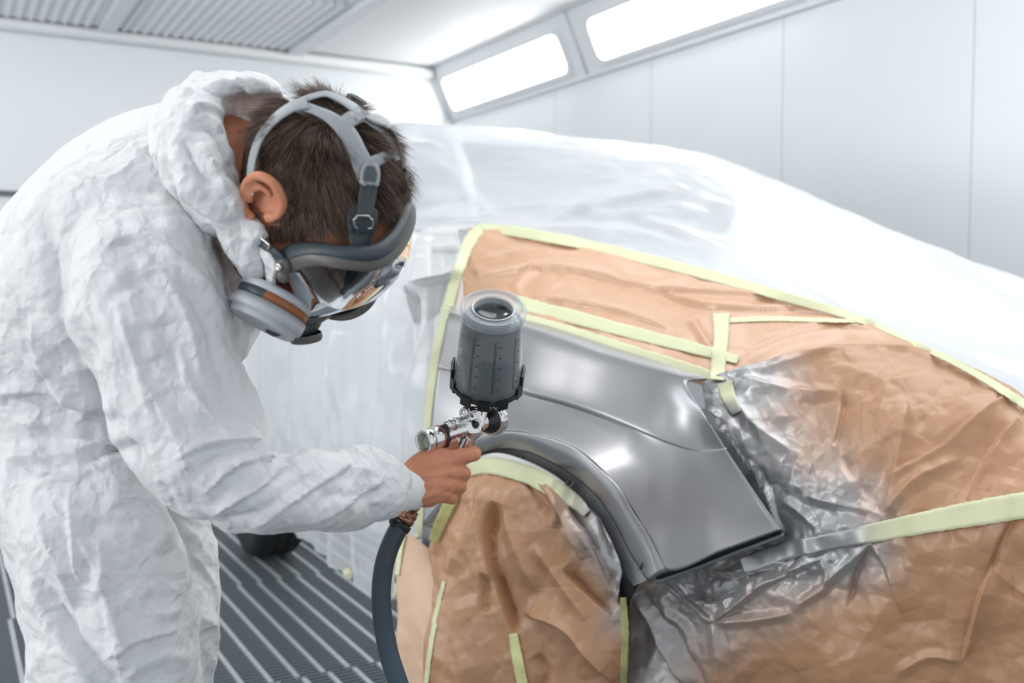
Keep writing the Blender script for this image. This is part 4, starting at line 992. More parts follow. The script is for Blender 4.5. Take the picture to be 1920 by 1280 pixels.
for s in (1, -1):                                                                              # ears
    def E(f, u, r=.0): return HL(s * (.0765 + r), f + .015, u + .021)
    hel = [E(.006, -.012, .000), E(.010, .010, .004), E(.002, .028, .010), E(-.016, .034, .017), E(-.031, .024, .021), E(-.034, .004, .019), E(-.027, -.016, .014), E(-.014, -.028, .008), E(-.002, -.027, .002)]
    hb.append(tube(hel, [.0052, .0055, .0058, .0060, .0058, .0052, .0050, .0060, .0052], 10, n=40))
    anti = [E(-.008, .018, .010), E(-.022, .014, .014), E(-.024, -.002, .013), E(-.017, -.014, .010)]
    hb.append(tube(anti, .0042, 8, n=20))
    hb.append(ball(E(-.014, .004, -.002), HB, (.005, .019, .026)))
    hb.append(ball(E(.004, -.006, .003), HB, (.005, .005, .007)))
neck = tube([HL(0, -.015, -.03), HL(0, -.042, -.085), P(430, 315, 1.225), P(395, 350, 1.27), P(360, 400, 1.30)], [.060, .060, .066, .08, .10], 24, n=24)
trunk = loft(shrink(TOR[:8], .66, .62), 28, 30)
arm = [loft(shrink(ARM1, .46, .50), 20, 24), loft([(430, 915, 1.17, 42, .036), (510, 922, 1.205, 44, .038), (600, 922, 1.26, 40, .034), (690, 918, 1.32, 32, .027), (740, 915, 1.352, 30, .022), (790, 905, 1.372, 38, .022)], 20, 24)]
legs = [loft(shrink(LEG1, .62, .66), 20, 24), loft(shrink(LEG2, .68, .68), 20, 24), loft(shrink(LARM, .55, .55), 16, 16)]
HDp = 1.372
palm = loft([(748, 915, 1.355, 36, .022), (775, 908, 1.366, 43, .023), (800, 896, 1.374, 51, .024), (826, 890, 1.380, 52, .022), (846, 890, 1.384, 44, .017), (857, 892, 1.387, 30, .011)], 24, 24, sq=2.6)
def fg(pts, rad): p = Pa(np.array(pts, float)); return tube(p, rad, 14, n=26)
fin = [fg([(822, 868, 1.382), (850, 858, 1.383), (876, 853, 1.389), (889, 851, 1.400), (884, 846, 1.418), (868, 840, 1.430), (856, 838, 1.434)], [.0110, .0118, .0108, .0108, .0092, .0085, .0070]),
       fg([(826, 884, 1.383), (852, 884, 1.384), (867, 886, 1.394), (869, 889, 1.410), (858, 888, 1.438), (842, 884, 1.450), (832, 882, 1.450)], [.0110, .0118, .0112, .0104, .0094, .0086, .0070]),
       fg([(822, 904, 1.382), (846, 907, 1.384), (860, 911, 1.394), (862, 913, 1.410), (850, 911, 1.438), (832, 904, 1.449), (822, 900, 1.449)], [.0104, .0112, .0106, .0098, .0090, .0082, .0066]),
       fg([(812, 922, 1.380), (832, 929, 1.382), (846, 933, 1.391), (847, 934, 1.406), (836, 931, 1.430), (820, 923, 1.440), (811, 918, 1.440)], [.0096, .0102, .0094, .0088, .0080, .0072, .0058]),
       fg([(778, 885, 1.372), (798, 863, 1.386), (818, 850, 1.402), (838, 841, 1.420), (856, 836, 1.434), (868, 832, 1.440)], [.020, .0165, .0140, .0122, .0112, .0080])]
heel = ball(P(800, 925, 1.385), [RT, UP, FW], (.022, .020, .018))
V, F, N_ = fuse(hb + [neck, trunk, palm, heel] + arm + legs + fin, 0.0030, 3, 0.5)
q = proj(V); facing = np.clip(-np.sum(N_ * nrm(V - CP), -1) * 2.0, 0, 1)
hand = [([(785, 880), (815, 870), (846, 862)], 4, 0.0014, 's'), ([(788, 895), (820, 890), (850, 886)], 4, 0.0016, 's'), ([(788, 912), (820, 908), (846, 908)], 4, 0.0014, 's'), ([(792, 930), (815, 928), (834, 930)], 4, 0.0012, 's'),
        ([(790, 938), (812, 925), (835, 918), (850, 900)], 2.6, 0.0016, 's'), ([(795, 950), (815, 940), (832, 942)], 2.6, 0.0014, 's'), ([(800, 905), (830, 898), (845, 880)], 2.2, 0.0012, 's'), ([(848, 872), (858, 874), (866, 872)], 3, -0.0025, 's'), ([(838, 898), (852, 898), (864, 900)], 3, -0.0025, 's'), ([(828, 920), (842, 922), (852, 925)], 3, -0.0022, 's'),
        ([(848, 858), (853, 862), (852, 868)], 6, 0.0015, 's'), ([(884, 842), (890, 852), (886, 862)], 1.5, -0.0008, 's'), ([(840, 882), (848, 886), (848, 894)], 5, 0.0015, 's'), ([(830, 845), (845, 852), (850, 846)], 2, -0.001, 's')]
V = V + N_ * (folds(q[:, :2], hand) * facing)[:, None]
body = mk('body', V, F, m_skin, person)
hl = toH(V)
inhead = (np.abs(hl[:, 0]) < .12) & (np.abs(hl[:, 1]) < .13) & (hl[:, 2] > -.13) & (hl[:, 2] < .15)
def hair_w(p):
    """0..1 how much a scalp place carries hair (head frame)"""
    r, f, u = p[:, 0], p[:, 1], p[:, 2]
    lim = np.where(u > .03, .052 + .16 * np.clip(u - .05, 0, .05), .040 + .25 * np.clip(u + .01, -.05, .04))
    lim = lim + 0.10 * np.clip(.055 - np.abs(r), 0, .055) * (u > .05)
    front = sstep(0.004, -0.010, f - lim)
    ear = 1 - sstep(.030, .022, np.hypot((f - .003) / 1.0, (u - .019) / 1.15)) * (np.abs(r) > .05)
    low = np.where(f > -.012, sstep(-.034, -.020, u), sstep(-.026, -.008, u))
    return front * ear * low * (np.abs(r) < .0815)
hw = hair_w(hl) * inhead
beard = inhead * sstep(-.03, -.055, hl[:, 2]) * sstep(.0, .02, hl[:, 1]) * (1 - hw)
set_attr(body, 'stubble', np.clip(0.93 * hw * (1 - 0.5 * sstep(.060, .072, np.abs(hl[:, 0])) * sstep(.055, -.01, hl[:, 2])) + 0.25 * beard, 0, 1))

# ---- hair strands growing away from the whorl
rs = np.random.RandomState(5)
cand = np.where(hw > 0.25)[0]
FA = np.array([f for f in F if len(f) == 4]); fm = hw[FA].mean(1); fsel = FA[fm > 0.2]; fmv = fm[fm > 0.2]
NS = 56000
pick = rs.randint(0, len(fsel), NS); bw = rs.dirichlet(np.ones(4), NS)
root = np.einsum('nk,nkj->nj', bw, V[fsel[pick]]); rn = nrm(np.einsum('nk,nkj->nj', bw, N_[fsel[pick]])); w_ = fmv[pick]
qr = proj(root)[:, :2]; clear = np.ones(NS, bool)
for pl, wd in (([(470, 366), (469, 335), (474, 295), (489, 255), (516, 222), (548, 200), (575, 192)], 7), ([(560, 196), (590, 206), (622, 222), (650, 248), (670, 285), (684, 318), (691, 346), (682, 400), (678, 450)], 13), ([(562, 190), (585, 181), (612, 176), (640, 187), (668, 205), (694, 224), (722, 248), (746, 300)], 6), ([(676, 312), (722, 294), (746, 284)], 9), ([(640, 236), (680, 212)], 13), ([(680, 390), (677, 440)], 26)):
    clear &= seg_dist(qr, pl)[0] > wd
keep = clear & (rs.rand(NS) < (0.35 + 0.65 * w_)); root, rn, w_ = root[keep], rn[keep], w_[keep]; NS = len(root)
rl = toH(root); wh = HL(.012, -.050, .100); 
tv = root - wh; tv = tv - rn * np.sum(tv * rn, -1, keepdims=True); tv = nrm(tv)
swirl = np.cross(rn, tv); tv = nrm(tv + 0.25 * swirl + 0.22 * np.stack([smooth_noise(root * 38, 60 + k) for k in range(3)], -1))
side = sstep(.055, .074, np.abs(rl[:, 0])); lowb = sstep(.05, -.05, rl[:, 2])
ln = (0.031 - 0.020 * side) * (1 - 0.72 * lowb) * (0.75 + 0.5 * rs.rand(NS)) * (0.35 + 0.65 * w_)
ln *= 1 + 0.25 * smooth_noise(root * 60, 77)
ln *= 1 - 0.62 * sstep(-.025, -.055, rl[:, 1]) * sstep(.06, .01, rl[:, 2])
lift = (0.50 - 0.10 * side)[:, None]
K = 5; tt = np.linspace(0, 1, K)
pos = np.zeros((NS, K, 3))
jit = 0.12 * rs.randn(NS, 3) + 0.24 * np.stack([facet(root * 110, 160 + k) for k in range(3)], -1)
for k, t_ in enumerate(tt):
    dirv = rn * lift * (t_ - 0.55 * t_ ** 2) + tv * (0.55 * t_ + 0.40 * t_ ** 2) + jit * t_ ** 1.5
    pos[:, k] = root - rn * 0.001 + dirv * ln[:, None]
hc = bpy.data.hair_curves.new('hair'); hc.add_curves([K] * NS)
hc.position_data.foreach_set('vector', (pos.reshape(-1, 3) - np.array(person.location)).astype(np.float32).ravel())
rad = np.tile(np.array([1, .95, .85, .6, .15]), NS) * 0.00021
ra = hc.attributes.new('radius', 'FLOAT', 'POINT'); ra.data.foreach_set('value', rad.astype(np.float32))
m_hair = mat('short_brown_hair', (0.07, 0.043, 0.03), 0.36, spec=0.45)
nt = m_hair.node_tree; hi = nt.nodes.new('ShaderNodeHairInfo'); cr = nt.nodes.new('ShaderNodeMix'); cr.data_type = 'RGBA'
cr.inputs['A'].default_value = (0.026, 0.017, 0.013, 1); cr.inputs['B'].default_value = (0.34, 0.21, 0.145, 1)
pw = nt.nodes.new('ShaderNodeMath'); pw.operation = 'POWER'; pw.inputs[1].default_value = 2.0
nt.links.new(hi.outputs['Random'], pw.inputs[0]); nt.links.new(pw.outputs[0], cr.inputs['Factor']); nt.links.new(cr.outputs['Result'], nt.nodes['Principled BSDF'].inputs['Base Color'])
hc.materials.append(m_hair)
ho = bpy.data.objects.new('hair', hc); COL.objects.link(ho); ho.parent = person
ho['label'] = 'short brown hair'

# ================================================================== full-face respirator
m_harn = mat('pale_grey_rubber', (0.36, 0.39, 0.41), 0.45)
m_rub = mat('dark_grey_rubber', (0.050, 0.068, 0.078), 0.42)
m_frame = mat('grey_brown_plastic', (0.115, 0.110, 0.102), 0.38)
m_strapd = mat('ribbed_grey_strap', (0.085, 0.105, 0.115), 0.45)
m_wire = mat('bright_wire', (0.75, 0.72, 0.66), 0.2, 1.0)
m_shell = mat('pale_filter_shell', (0.50, 0.53, 0.56), 0.35)
m_brown = mat('brown_filter_band', (0.34, 0.115, 0.045), 0.4)
m_white = mat('white_print', (0.85, 0.85, 0.85), 0.5)
m_red = mat('dull_red_seal', (0.30, 0.04, 0.03), 0.4)
m_lens = bpy.data.materials.new('clear_visor'); m_lens.use_nodes = True
nt = m_lens.node_tree; N = nt.nodes; L = nt.links
gl = N.new('ShaderNodeBsdfGlossy'); gl.inputs['Roughness'].default_value = 0.03; gl.inputs['Color'].default_value = (0.95, 0.97, 1, 1)
tr = N.new('ShaderNodeBsdfTransparent'); tr.inputs['Color'].default_value = (0.30, 0.35, 0.37, 1)
fr = N.new('ShaderNodeFresnel'); fr.inputs['IOR'].default_value = 1.27
mx = N.new('ShaderNodeMixShader'); L.new(fr.outputs[0], mx.inputs[0]); L.new(tr.outputs[0], mx.inputs[1]); L.new(gl.outputs[0], mx.inputs[2]); L.new(mx.outputs[0], N['Material Output'].inputs['Surface'])

resp = empty('respirator', HL(0, .11, -.05), 'grey full-face respirator strapped over the head of the person', 'respirator')
# scalp shell the straps lie on
SC, SR = HL(0, -.004, .034), np.array([.078, .090, .090]) * HS
def on_scalp(px, py, lift=0.010):
    A = HB / (SR + lift)[:, None]
    o = A @ (CP - SC); d = nrm(ray_dir(px, py)); dd = A @ d
    a = dd @ dd; b = 2 * o @ dd; c = o @ o - 1; D = b * b - 4 * a * c
    t = (-b - math.sqrt(D)) / (2 * a) if D > 0 else -b / (2 * a)
    p = CP + d * t
    if D <= 0:
        l = A @ (p - SC); l = l / np.linalg.norm(l); p = SC + np.linalg.inv(A) @ l
    return p
def strap(pts, lift=0.010, th=0.0025, k=7, n=None, ribs=0, lifts=None):
    """flat band following the head; pts (px, py, width px)"""
    p = catmull(np.array(pts, float), n or 12 * len(pts)); t = nrm(np.gradient(p[:, :2], axis=0)); nn = np.stack([-t[:, 1], t[:, 0]], 1)
    lf = np.full(len(p), lift) if lifts is None else np.interp(np.linspace(0, 1, len(p)), np.linspace(0, 1, len(lifts)), lifts)
    top = np.array([[on_scalp(*(p[i, :2] + nn[i] * p[i, 2] * s), lf[i] + th * (1 - (2 * abs(s)) ** 6 * 0.5)) for s in np.linspace(-.5, .5, k)] for i in range(len(p))])
    bot = np.array([[on_scalp(*(p[i, :2] + nn[i] * p[i, 2] * s), lf[i] - 0.0004) for s in np.linspace(.5, -.5, k)] for i in range(len(p))])
    if ribs:
        outn = nrm(top - SC); ph = np.linspace(0, ribs * 2 * math.pi, len(p))[:, None, None]; top = top + outn * 0.0006 * np.sin(ph)
    G_ = np.concatenate([top, bot], 1); nr, nc = G_.shape[:2]
    F_ = grid_faces(nr, nc, wrap_u=True) + [tuple(range(nc)), tuple((nr - 1) * nc + i for i in range(nc))[::-1]]
    return G_.reshape(-1, 3), F_
def mir(Vv, Ff):
    q_ = toH(Vv); q_[:, 0] *= -1; return HLa(q_), [tuple(f)[::-1] for f in Ff]
hb_ = MB()
B1 = strap([(470, 366, 13), (469, 335, 14), (474, 295, 15), (489, 255, 17), (516, 222, 19), (548, 200, 21), (575, 192, 24)], lift=0.0135)
hb_.add(*B1); hb_.add(*mir(*B1))
B2 = strap([(560, 196, 20), (590, 206, 18), (622, 222, 24), (650, 248, 34), (670, 285, 36), (684, 318, 40), (691, 336, 40)], k=9); hb_.add(*B2)
hb_.add(*strap([(562, 190, 14), (585, 181, 12), (612, 176, 12), (640, 187, 14), (668, 205, 18), (694, 224, 20)], k=7))
hb_.add(*strap([(640, 236, 30), (660, 222, 30), (680, 212, 26)], k=7))                      # bridge between the two openings
hb_.add(*strap([(672, 212, 18), (700, 228, 20), (722, 248, 16), (736, 272, 12), (746, 300, 12)], k=7))
hb_.add(*strap([(676, 312, 26), (700, 304, 24), (722, 294, 22), (746, 284, 18)], k=7))         # lower bridge
hb_.build('harness', m_harn, resp)
# temple strap, its moulded end, lug and wire buckle
st_ = empty('temple_strap', on_scalp(688, 380), None); st_.parent = resp; st_.location = Vector(on_scalp(688, 380)) - resp.location
def sub(name, VF, m, parent, **k):
    o = mk(name, VF[0], VF[1], m, parent, **k); return o
tab_ = strap([(697, 303, 14), (696, 308, 28), (695, 318, 36), (694, 332, 38), (692, 346, 37)], lift=0.0135, th=0.004, k=9)
tb = mk('strap_end', *tab_, m_harn, resp)
mk('recess', *strap([(697, 311, 12), (695, 320, 24), (694, 332, 26), (693, 340, 24)], lift=0.0178, th=0.0006, k=7), m_strapd, tb)
for (x, y) in ((682, 344), (705, 345)):
    mk('peg', *ball(on_scalp(x, y, 0.0175), HB, (.003, .003, .002), 10, 8), m_harn, tb)
bpy.data.objects.remove(st_)
mk('strap', *strap([(692, 346, 33), (689, 365, 33), (685, 390, 32), (681, 415, 28), (679, 438, 26)], lift=0.0145, th=0.0025, k=7, n=120, ribs=30), m_strapd, resp)
lug = mk('strap_lug', *strap([(683, 384, 34), (682, 390, 52), (680, 404, 57), (679, 424, 56), (676, 440, 46), (675, 455, 40), (675, 468, 44), (675, 478, 66)], lift=0.0115, th=0.003, k=9, lifts=[.0095, .0105, .011, .0115, .014, .019, .024, .028]), m_rub, resp)
pts = [(664, 421), (664, 411), (668, 408), (671, 404), (690, 405), (694, 410), (698, 412), (698, 424), (693, 428), (668, 427)]
bk = tube([on_scalp(x, y, 0.0195) for x, y in pts + pts[:1]], 0.0012, 8, n=60, caps=False); mk('buckle', *bk, m_wire, resp)
mk('strap_tail', *strap([(681, 412, 24), (680, 425, 25), (679, 440, 24)], lift=0.0188, th=0.002, k=7), m_rub, resp)
# far temple strap standing off the head
fe = mk('strap_end', *strap([(686, 219, 4), (694, 220, 14), (706, 223, 20), (722, 230, 17), (732, 238, 12)], lift=0.014, th=0.004, k=7), m_harn, resp)
dd_ = proj(on_scalp(730, 240, .016)[None])[0, 2]
def ribbon(pts, th):
    p = catmull(np.array(pts, float), 40); V_, F_ = tube(Pa(p[:, :3]), 1.0, 8, caps=True)
    c_ = Pa(p[:, :3]); tt_ = nrm(np.gradient(c_, axis=0)); wv = nrm(np.cross(tt_, RT * .6 + UP * .2 - FW * .0)); out = np.cross(wv, tt_)
    th_ = np.linspace(0, 2 * math.pi, 10, endpoint=False)
    Vv = c_[:, None] + (np.cos(th_)[None, :, None] * wv[:, None] * p[:, 3][:, None, None] + np.sin(th_)[None, :, None] * out[:, None] * th)
    return Vv.reshape(-1, 3), grid_faces(40, 10, wrap_u=True) + [tuple(range(10))[::-1], tuple(39 * 10 + i for i in range(10))]
mk('strap', *ribbon([(718, 233, dd_, .009), (736, 243, dd_ + .004, .009), (747, 270, dd_ + .015, .009), (754, 305, dd_ + .02, .009), (757, 335, dd_ + .02, .009), (757, 352, dd_ + .02, .009)], .0016), m_strapd, resp)
mk('buckle', *ribbon([(760, 316, dd_ + .018, .008), (763, 322, dd_ + .018, .009), (761, 336, dd_ + .016, .009), (764, 348, dd_ + .016, .009), (758, 358, dd_ + .018, .009)], .0022), m_rub, resp)
# lower strap below the ear, with its buckle
def hs(pts, w_, th, m, name, parent=resp, n=30):
    """strap through head-frame places (px, py, r)"""
    c_ = catmull(np.array([HLa(HP(*p)) for p in pts]), n); tt_ = nrm(np.gradient(c_, axis=0)); out = nrm(Hr - tt_ * (tt_ @ Hr)[:, None]); wv = np.cross(tt_, out)
    th_ = np.linspace(0, 2 * math.pi, 12, endpoint=False); cs, sn = np.cos(th_), np.sin(th_); cs = np.sign(cs) * np.abs(cs) ** .4; sn = np.sign(sn) * np.abs(sn) ** .4
    Vv = c_[:, None] + (cs[None, :, None] * wv[:, None] * w_ + sn[None, :, None] * out[:, None] * th)
    return mk(name, Vv.reshape(-1, 3), grid_faces(n, 12, wrap_u=True) + [tuple(range(12))[::-1], tuple((n - 1) * 12 + i for i in range(12))], m, parent)
hs([(476, 398, .066), (484, 420, .073), (493, 442, .078), (502, 462, .080)], .0052, .0012, m_strapd, 'strap')
hs([(474, 446, .080), (490, 455, .082), (505, 466, .082), (522, 480, .080), (532, 494, .076)], .0055, .0018, m_rub, 'strap_lug')
bk = tube([HLa(HP(x, y, .086)) for x, y in ((488, 445), (503, 457), (505, 460), (502, 468))], 0.0011, 8, n=24); mk('buckle', *bk, m_wire, resp)

# face seal, window frame and visor, mirrored about the face
LOWN = [(0, .112, -.122), (.036, .102, -.104), (.056, .086, -.066)]
LOWS = [(0, .085, -.128), (.036, .078, -.112), (.053, .062, -.078)]
def flip(p): return (-p[0], p[1], p[2])
FRN = LOWN + [HP(529, 502, .068), HP(545, 497, .071), HP(570, 488, .073), HP(602, 484, .072), HP(650, 491, .064), HP(700, 493, .040), HP(735, 474, .010), HP(758, 442, -.020), HP(770, 405, -.046), HP(765, 378, -.064), HP(735, 372, -.078), (-.078, .062, .008), flip(HP(529, 502, .068)), flip(LOWN[2]), flip(LOWN[1])]
SEN = LOWS + [HP(528, 470, .064), HP(542, 460, .067), HP(568, 455, .069), HP(605, 456, .068), HP(655, 462, .060), HP(698, 459, .040), HP(728, 438, .012), HP(745, 410, -.014), HP(750, 384, -.036), HP(738, 372, -.054), HP(715, 372, -.066), (-.070, .045, .012), flip(HP(528, 470, .064)), flip(LOWS[2]), flip(LOWS[1])]
NL = 180
def loop(pts_, n): return catmull(np.array(pts_, float), n, closed=True)
FRL, SEL = loop(FRN, NL), loop(SEN, NL)
FRW, SEW = HLa(FRL), HLa(SEL)
rows = []
for k in range(9):
    s = k / 8; m_ = SEL * (1 - s) + FRL * s; bulge = math.sin(math.pi * s) * 0.006
    cen_ = np.array([0, .06, 0]); o_ = nrm(m_ - cen_); rows.append(HLa(m_ + o_ * bulge))
seal = mk('face_seal', np.array(rows).reshape(-1, 3), grid_faces(9, NL, wrap_u=True), m_rub, resp); solidify(seal, 0.002, 0)
t = nrm(np.roll(FRW, -1, 0) - np.roll(FRW, 1, 0)); outw = nrm(FRW - HLa([0, .07, .0])); outw = nrm(outw - t * np.sum(outw * t, -1, keepdims=True)); bi = np.cross(t, outw)
th = np.linspace(0, 2 * math.pi, 14, endpoint=False); cs, sn = np.cos(th), np.sin(th); cs = np.sign(cs) * np.abs(cs) ** .55; sn = np.sign(sn) * np.abs(sn) ** .55
Vf_ = FRW[:, None] + cs[None, :, None] * outw[:, None] * .0045 + sn[None, :, None] * bi[:, None] * .0085
frm = mk('visor_frame', Vf_.reshape(-1, 3), grid_faces(NL, 14, wrap_u=True, wrap_v=True), m_frame, resp)
for s in (1, -1):          # hinge lug with its screw
    q_ = np.array(HP(531, 498, .078)) * np.array([s, 1, 1])
    V, F, _ = fuse([ball(HLa(q_), HB, (.007, .010, .010)), ball(HLa(q_ + np.array([0, .008, -.007])), HB, (.006, .010, .008))], 0.0012, 4); mk('hinge_lug', V, F, m_frame, frm)
    V, F = lathe(HLa(q_ + np.array([.0055 * s, 0, 0])), HLa(q_ + np.array([.02 * s, 0, 0])), [(0, 0.0001), (0, .0046), (.003, .0046), (.0038, .0036), (.0034, .002), (.0028, .0001)], 20, caps=False); mk('screw', V, F, m_wire, frm)
CL = np.array([0, .142, .006]); rows = []
for k in range(15):
    s = 1 - k / 14.0; e = 1 - s ** 5.0
    m_ = CL * (1 - s) + FRL * s
    m_[:, 1] = FRL[:, 1] * (1 - e) + (CL[1] - 0.10 * (m_[:, 0]) ** 2 / .08 - 0.5 * np.abs(m_[:, 2] - .01) * .35) * e
    rows.append(HLa(m_))
vis = mk('visor', np.array(rows).reshape(-1, 3), grid_faces(15, NL, wrap_u=True), m_lens, resp)
# nose cup and valve body under the visor
V, F, _ = fuse([ball(HL(0, .108, -.058), HB, (.034, .030, .034)), ball(HL(0, .126, -.085), HB, (.026, .018, .026)), tube([HL(0, .11, -.07), HL(.055, .112, -.074)], .022, 16), tube([HL(0, .11, -.07), HL(-.055, .112, -.074)], .022, 16)], 0.0022, 4)
mk('nose_cup', V, F, m_rub, resp)
V, F = lathe(HL(0, .138, -.088), HL(0, .16, -.098), [(0, .020), (.006, .021), (.010, .019), (.011, .012), (.009, .0001)], 28, caps=False); mk('exhale_valve', V, F, m_frame, resp)
# the two filter canisters
def canister(s, ctr):
    n_ = nrm((Hr * .62 * s + Hf * .60 - Hu * .50)); u_ = nrm(np.cross(n_, Hu)); v_ = np.cross(n_, u_)
    c_ = ctr; R = .0455
    def ringp(prof, m, name, parent, seg=56, fm=None, mats=None):
        V_, F_ = lathe(c_, c_ + n_, prof, seg, caps=False); return mk(name, V_, F_, m, parent, True, mats, fm(F_, V_) if fm else None)
    tone = (m_shell, m_brown) if s > 0 else (m_frame, m_rub)
    can = ringp([(.022, R * .30), (.022, R * .99), (.020, R * 1.02), (.030, R * 1.02), (.034, R * 1.0), (.034, R * .92), (.041, R * .90), (.043, R * .86), (.041, R * .74), (.039, R * .70), (.039, .0001)], tone[0], 'filter', resp)
    ringp([(-.004, .012), (-.004, R * .62), (.0, R * .93), (.004, R * .97), (.009, R * .97), (.009, R * .9)], m_shell if s > 0 else m_rub, 'back_rim', can)
    def fmb(F_, V_):
        out_ = []
        for f in F_:
            m_ = V_[list(f)].mean(0) - c_; px_ = proj((c_ + m_)[None])[0] - proj(c_[None])[0]
            out_.append(1 if px_[0] * .87 + px_[1] * .5 < -22 else 0)
        return out_
    ringp([(.008, R * .94), (.008, R * .965), (.021, R * .965), (.021, R * .94)], tone[1], 'label_band', can, 72, fmb, [tone[1], m_rub])
    ringp([(-.0045, R * .60), (-.0065, R * .64), (-.0045, R * .68)], m_red, 'seal_ring', can)
    return can
nc = nrm((Hr * .62 + Hf * .60 - Hu * .50))
c1_ = HLa(HP(522, 551, .052)); canister(1, c1_)
q_ = toH(c1_); q_[0] *= -1; canister(-1, HLa(q_))

# ================================================================== spray gun and air hose
m_chrome = mat('polished_chrome', (0.80, 0.80, 0.80), 0.10, 1.0)
m_chrome2 = mat('worn_chrome', (0.60, 0.58, 0.55), 0.22, 1.0, vary=(60, 0.2))
m_dark = mat('dark_metal', (0.05, 0.055, 0.06), 0.3, 0.8)
m_liq = mat('slate_paint', (0.026, 0.040, 0.047), 0.22, coat=0.7)
m_blackp = mat('black_plastic', (0.012, 0.014, 0.016), 0.4)
m_mark = mat('black_print', (0.008, 0.010, 0.012), 0.6)
m_clear = bpy.data.materials.new('clear_cup_plastic'); m_clear.use_nodes = True
nt = m_clear.node_tree; N = nt.nodes; L = nt.links
b = N['Principled BSDF']; b.inputs['Base Color'].default_value = (0.80, 0.86, 0.90, 1); b.inputs['Roughness'].default_value = 0.12; b.inputs['Specular IOR Level'].default_value = 0.8
tr = N.new('ShaderNodeBsdfTransparent'); lw = N.new('ShaderNodeLayerWeight'); lw.inputs['Blend'].default_value = 0.30
mr = N.new('ShaderNodeMapRange'); mr.inputs['To Min'].default_value = 0.05; mr.inputs['To Max'].default_value = 0.62; L.new(lw.outputs['Facing'], mr.inputs['Value'])
mx = N.new('ShaderNodeMixShader'); L.new(mr.outputs[0], mx.inputs[0]); L.new(tr.outputs[0], mx.inputs[1]); L.new(b.outputs[0], mx.inputs[2]); L.new(mx.outputs[0], N['Material Output'].inputs['Surface'])
m_lid = bpy.data.materials.new('milky_lid'); m_lid.use_nodes = True
nt = m_lid.node_tree; N = nt.nodes; L = nt.links; b = N['Principled BSDF']; b.inputs['Base Color'].default_value = (0.74, 0.82, 0.88, 1); b.inputs['Roughness'].default_value = 0.15; b.inputs['Alpha'].default_value = 0.40

gun = empty('spray_gun', P(890, 800, 1.44), 'chrome gravity spray gun with an upturned clear cup of grey paint, in the right hand', 'spray gun')
Bc = P(913, 714, 1.44); cax = camvec(.085, .797, .60); CLn = 0.150
cup = mk('paint_cup', *lathe(Bc, Bc + cax, [(-.004, .020), (-.004, .047), (0, .0488), (.010, .0490), (0.1197, .0428), (0.1231, .0440), (0.1291, .0440)], 64, caps=False), m_clear, gun)
mk('paint', *lathe(Bc, Bc + cax, [(.0, .0001), (.001, .0455), (.010, .0470), (0.1094, .0412), (0.1099, .0275), (0.1094, .0001)], 64, caps=False), m_liq, cup)
mk('lid', *lathe(Bc, Bc + cax, [(0.1188, .0447), (0.1188, .0462), (0.1287, .0462), (0.1308, .0445), (0.1321, .042), (0.1300, .040), (0.1278, .039), (0.1278, .029), (0.1291, .0282), (0.1291, .0272), (0.1146, .0262), (0.1137, .0001)], 64, caps=False), m_lid, gun)
mk('lid_ring', *lathe(Bc, Bc + cax, [(0.1295, .0300), (0.1308, .0290), (0.1295, .0280)], 64, caps=False), m_white, gun)
mk('lid_well', *lathe(Bc, Bc + cax, [(0.1274, .0272), (0.1150, .0262), (0.1146, .0001)], 48, caps=False), m_liq, gun)
mb = MB()
V, F = lathe(Bc, Bc + cax, [(-.016, .014), (-.015, .030), (-.010, .046), (-.004, .0525), (.001, .0530), (.002, .0510), (-.003, .0495)], 64, caps=False); mb.add(V, F)
u0 = nrm(np.cross(cax, FW)); v0 = np.cross(cax, u0)
def arc_plate(a0, a1, t0, t1, r0, r1, n=10):
    V = []
    for k in range(n + 1):
        a = math.radians(a0 + (a1 - a0) * k / n); d = u0 * math.cos(a) + v0 * math.sin(a)
        V += [Bc + cax * t0 + d * r0, Bc + cax * t0 + d * r1, Bc + cax * t1 + d * r1, Bc + cax * t1 + d * r0]
    F = []
    for k in range(n):
        for j in range(4): F.append((4 * k + j, 4 * k + (j + 1) % 4, 4 * k + 4 + (j + 1) % 4, 4 * k + 4 + j))
    return V, F + [(3, 2, 1, 0), (4 * n, 4 * n + 1, 4 * n + 2, 4 * n + 3)]
mb.build('collar', m_blackp, gun)
mb = MB()
for a in (0, 180): mb.add(*arc_plate(a - 16, a + 16, -.010, .026, .0500, .0535)); mb.add(*arc_plate(a - 30, a + 30, -.008, .012, .0500, .0530))
for a in (60, 90, 120, 240, 270, 300): mb.add(*arc_plate(a - 9, a + 9, -.012, .004, .0500, .0545))
mb.build('collar_clips', m_blackp, gun, smooth=False)
# printed scale: rows of ticks round the cup
mb = MB(); rs = np.random.RandomState(3)
def cup_r(t): return .0493 - (t - .010) / .110 * .0062
def cup_pt(a, t): return Bc + cax * t + (u0 * math.cos(a) + v0 * math.sin(a)) * cup_r(t)
def mark(a, t, wa, ht):
    mb.add([cup_pt(a, t), cup_pt(a + wa, t), cup_pt(a + wa, t + ht), cup_pt(a, t + ht)], [(0, 1, 2, 3)])
for a in np.radians([200, 218, 240, 258, 282, 304, 322, 340, 20, 60, 100, 140]):
    mark(a, .014, .006, .088)
    for k in range(40):
        t = .016 + k * .0022
        mark(a + .012, t, .10 if k % 5 == 0 else .05, .0007)
        if k % 8 == 3: mark(a + .16, t, .03, .0018); mark(a + .20, t, .03, .0018)
        if k % 8 == 3 and a > 3.5: mark(a - .08, t + .003, .025, .0022)
mb.build('scale_marks', m_mark, cup, smooth=False)
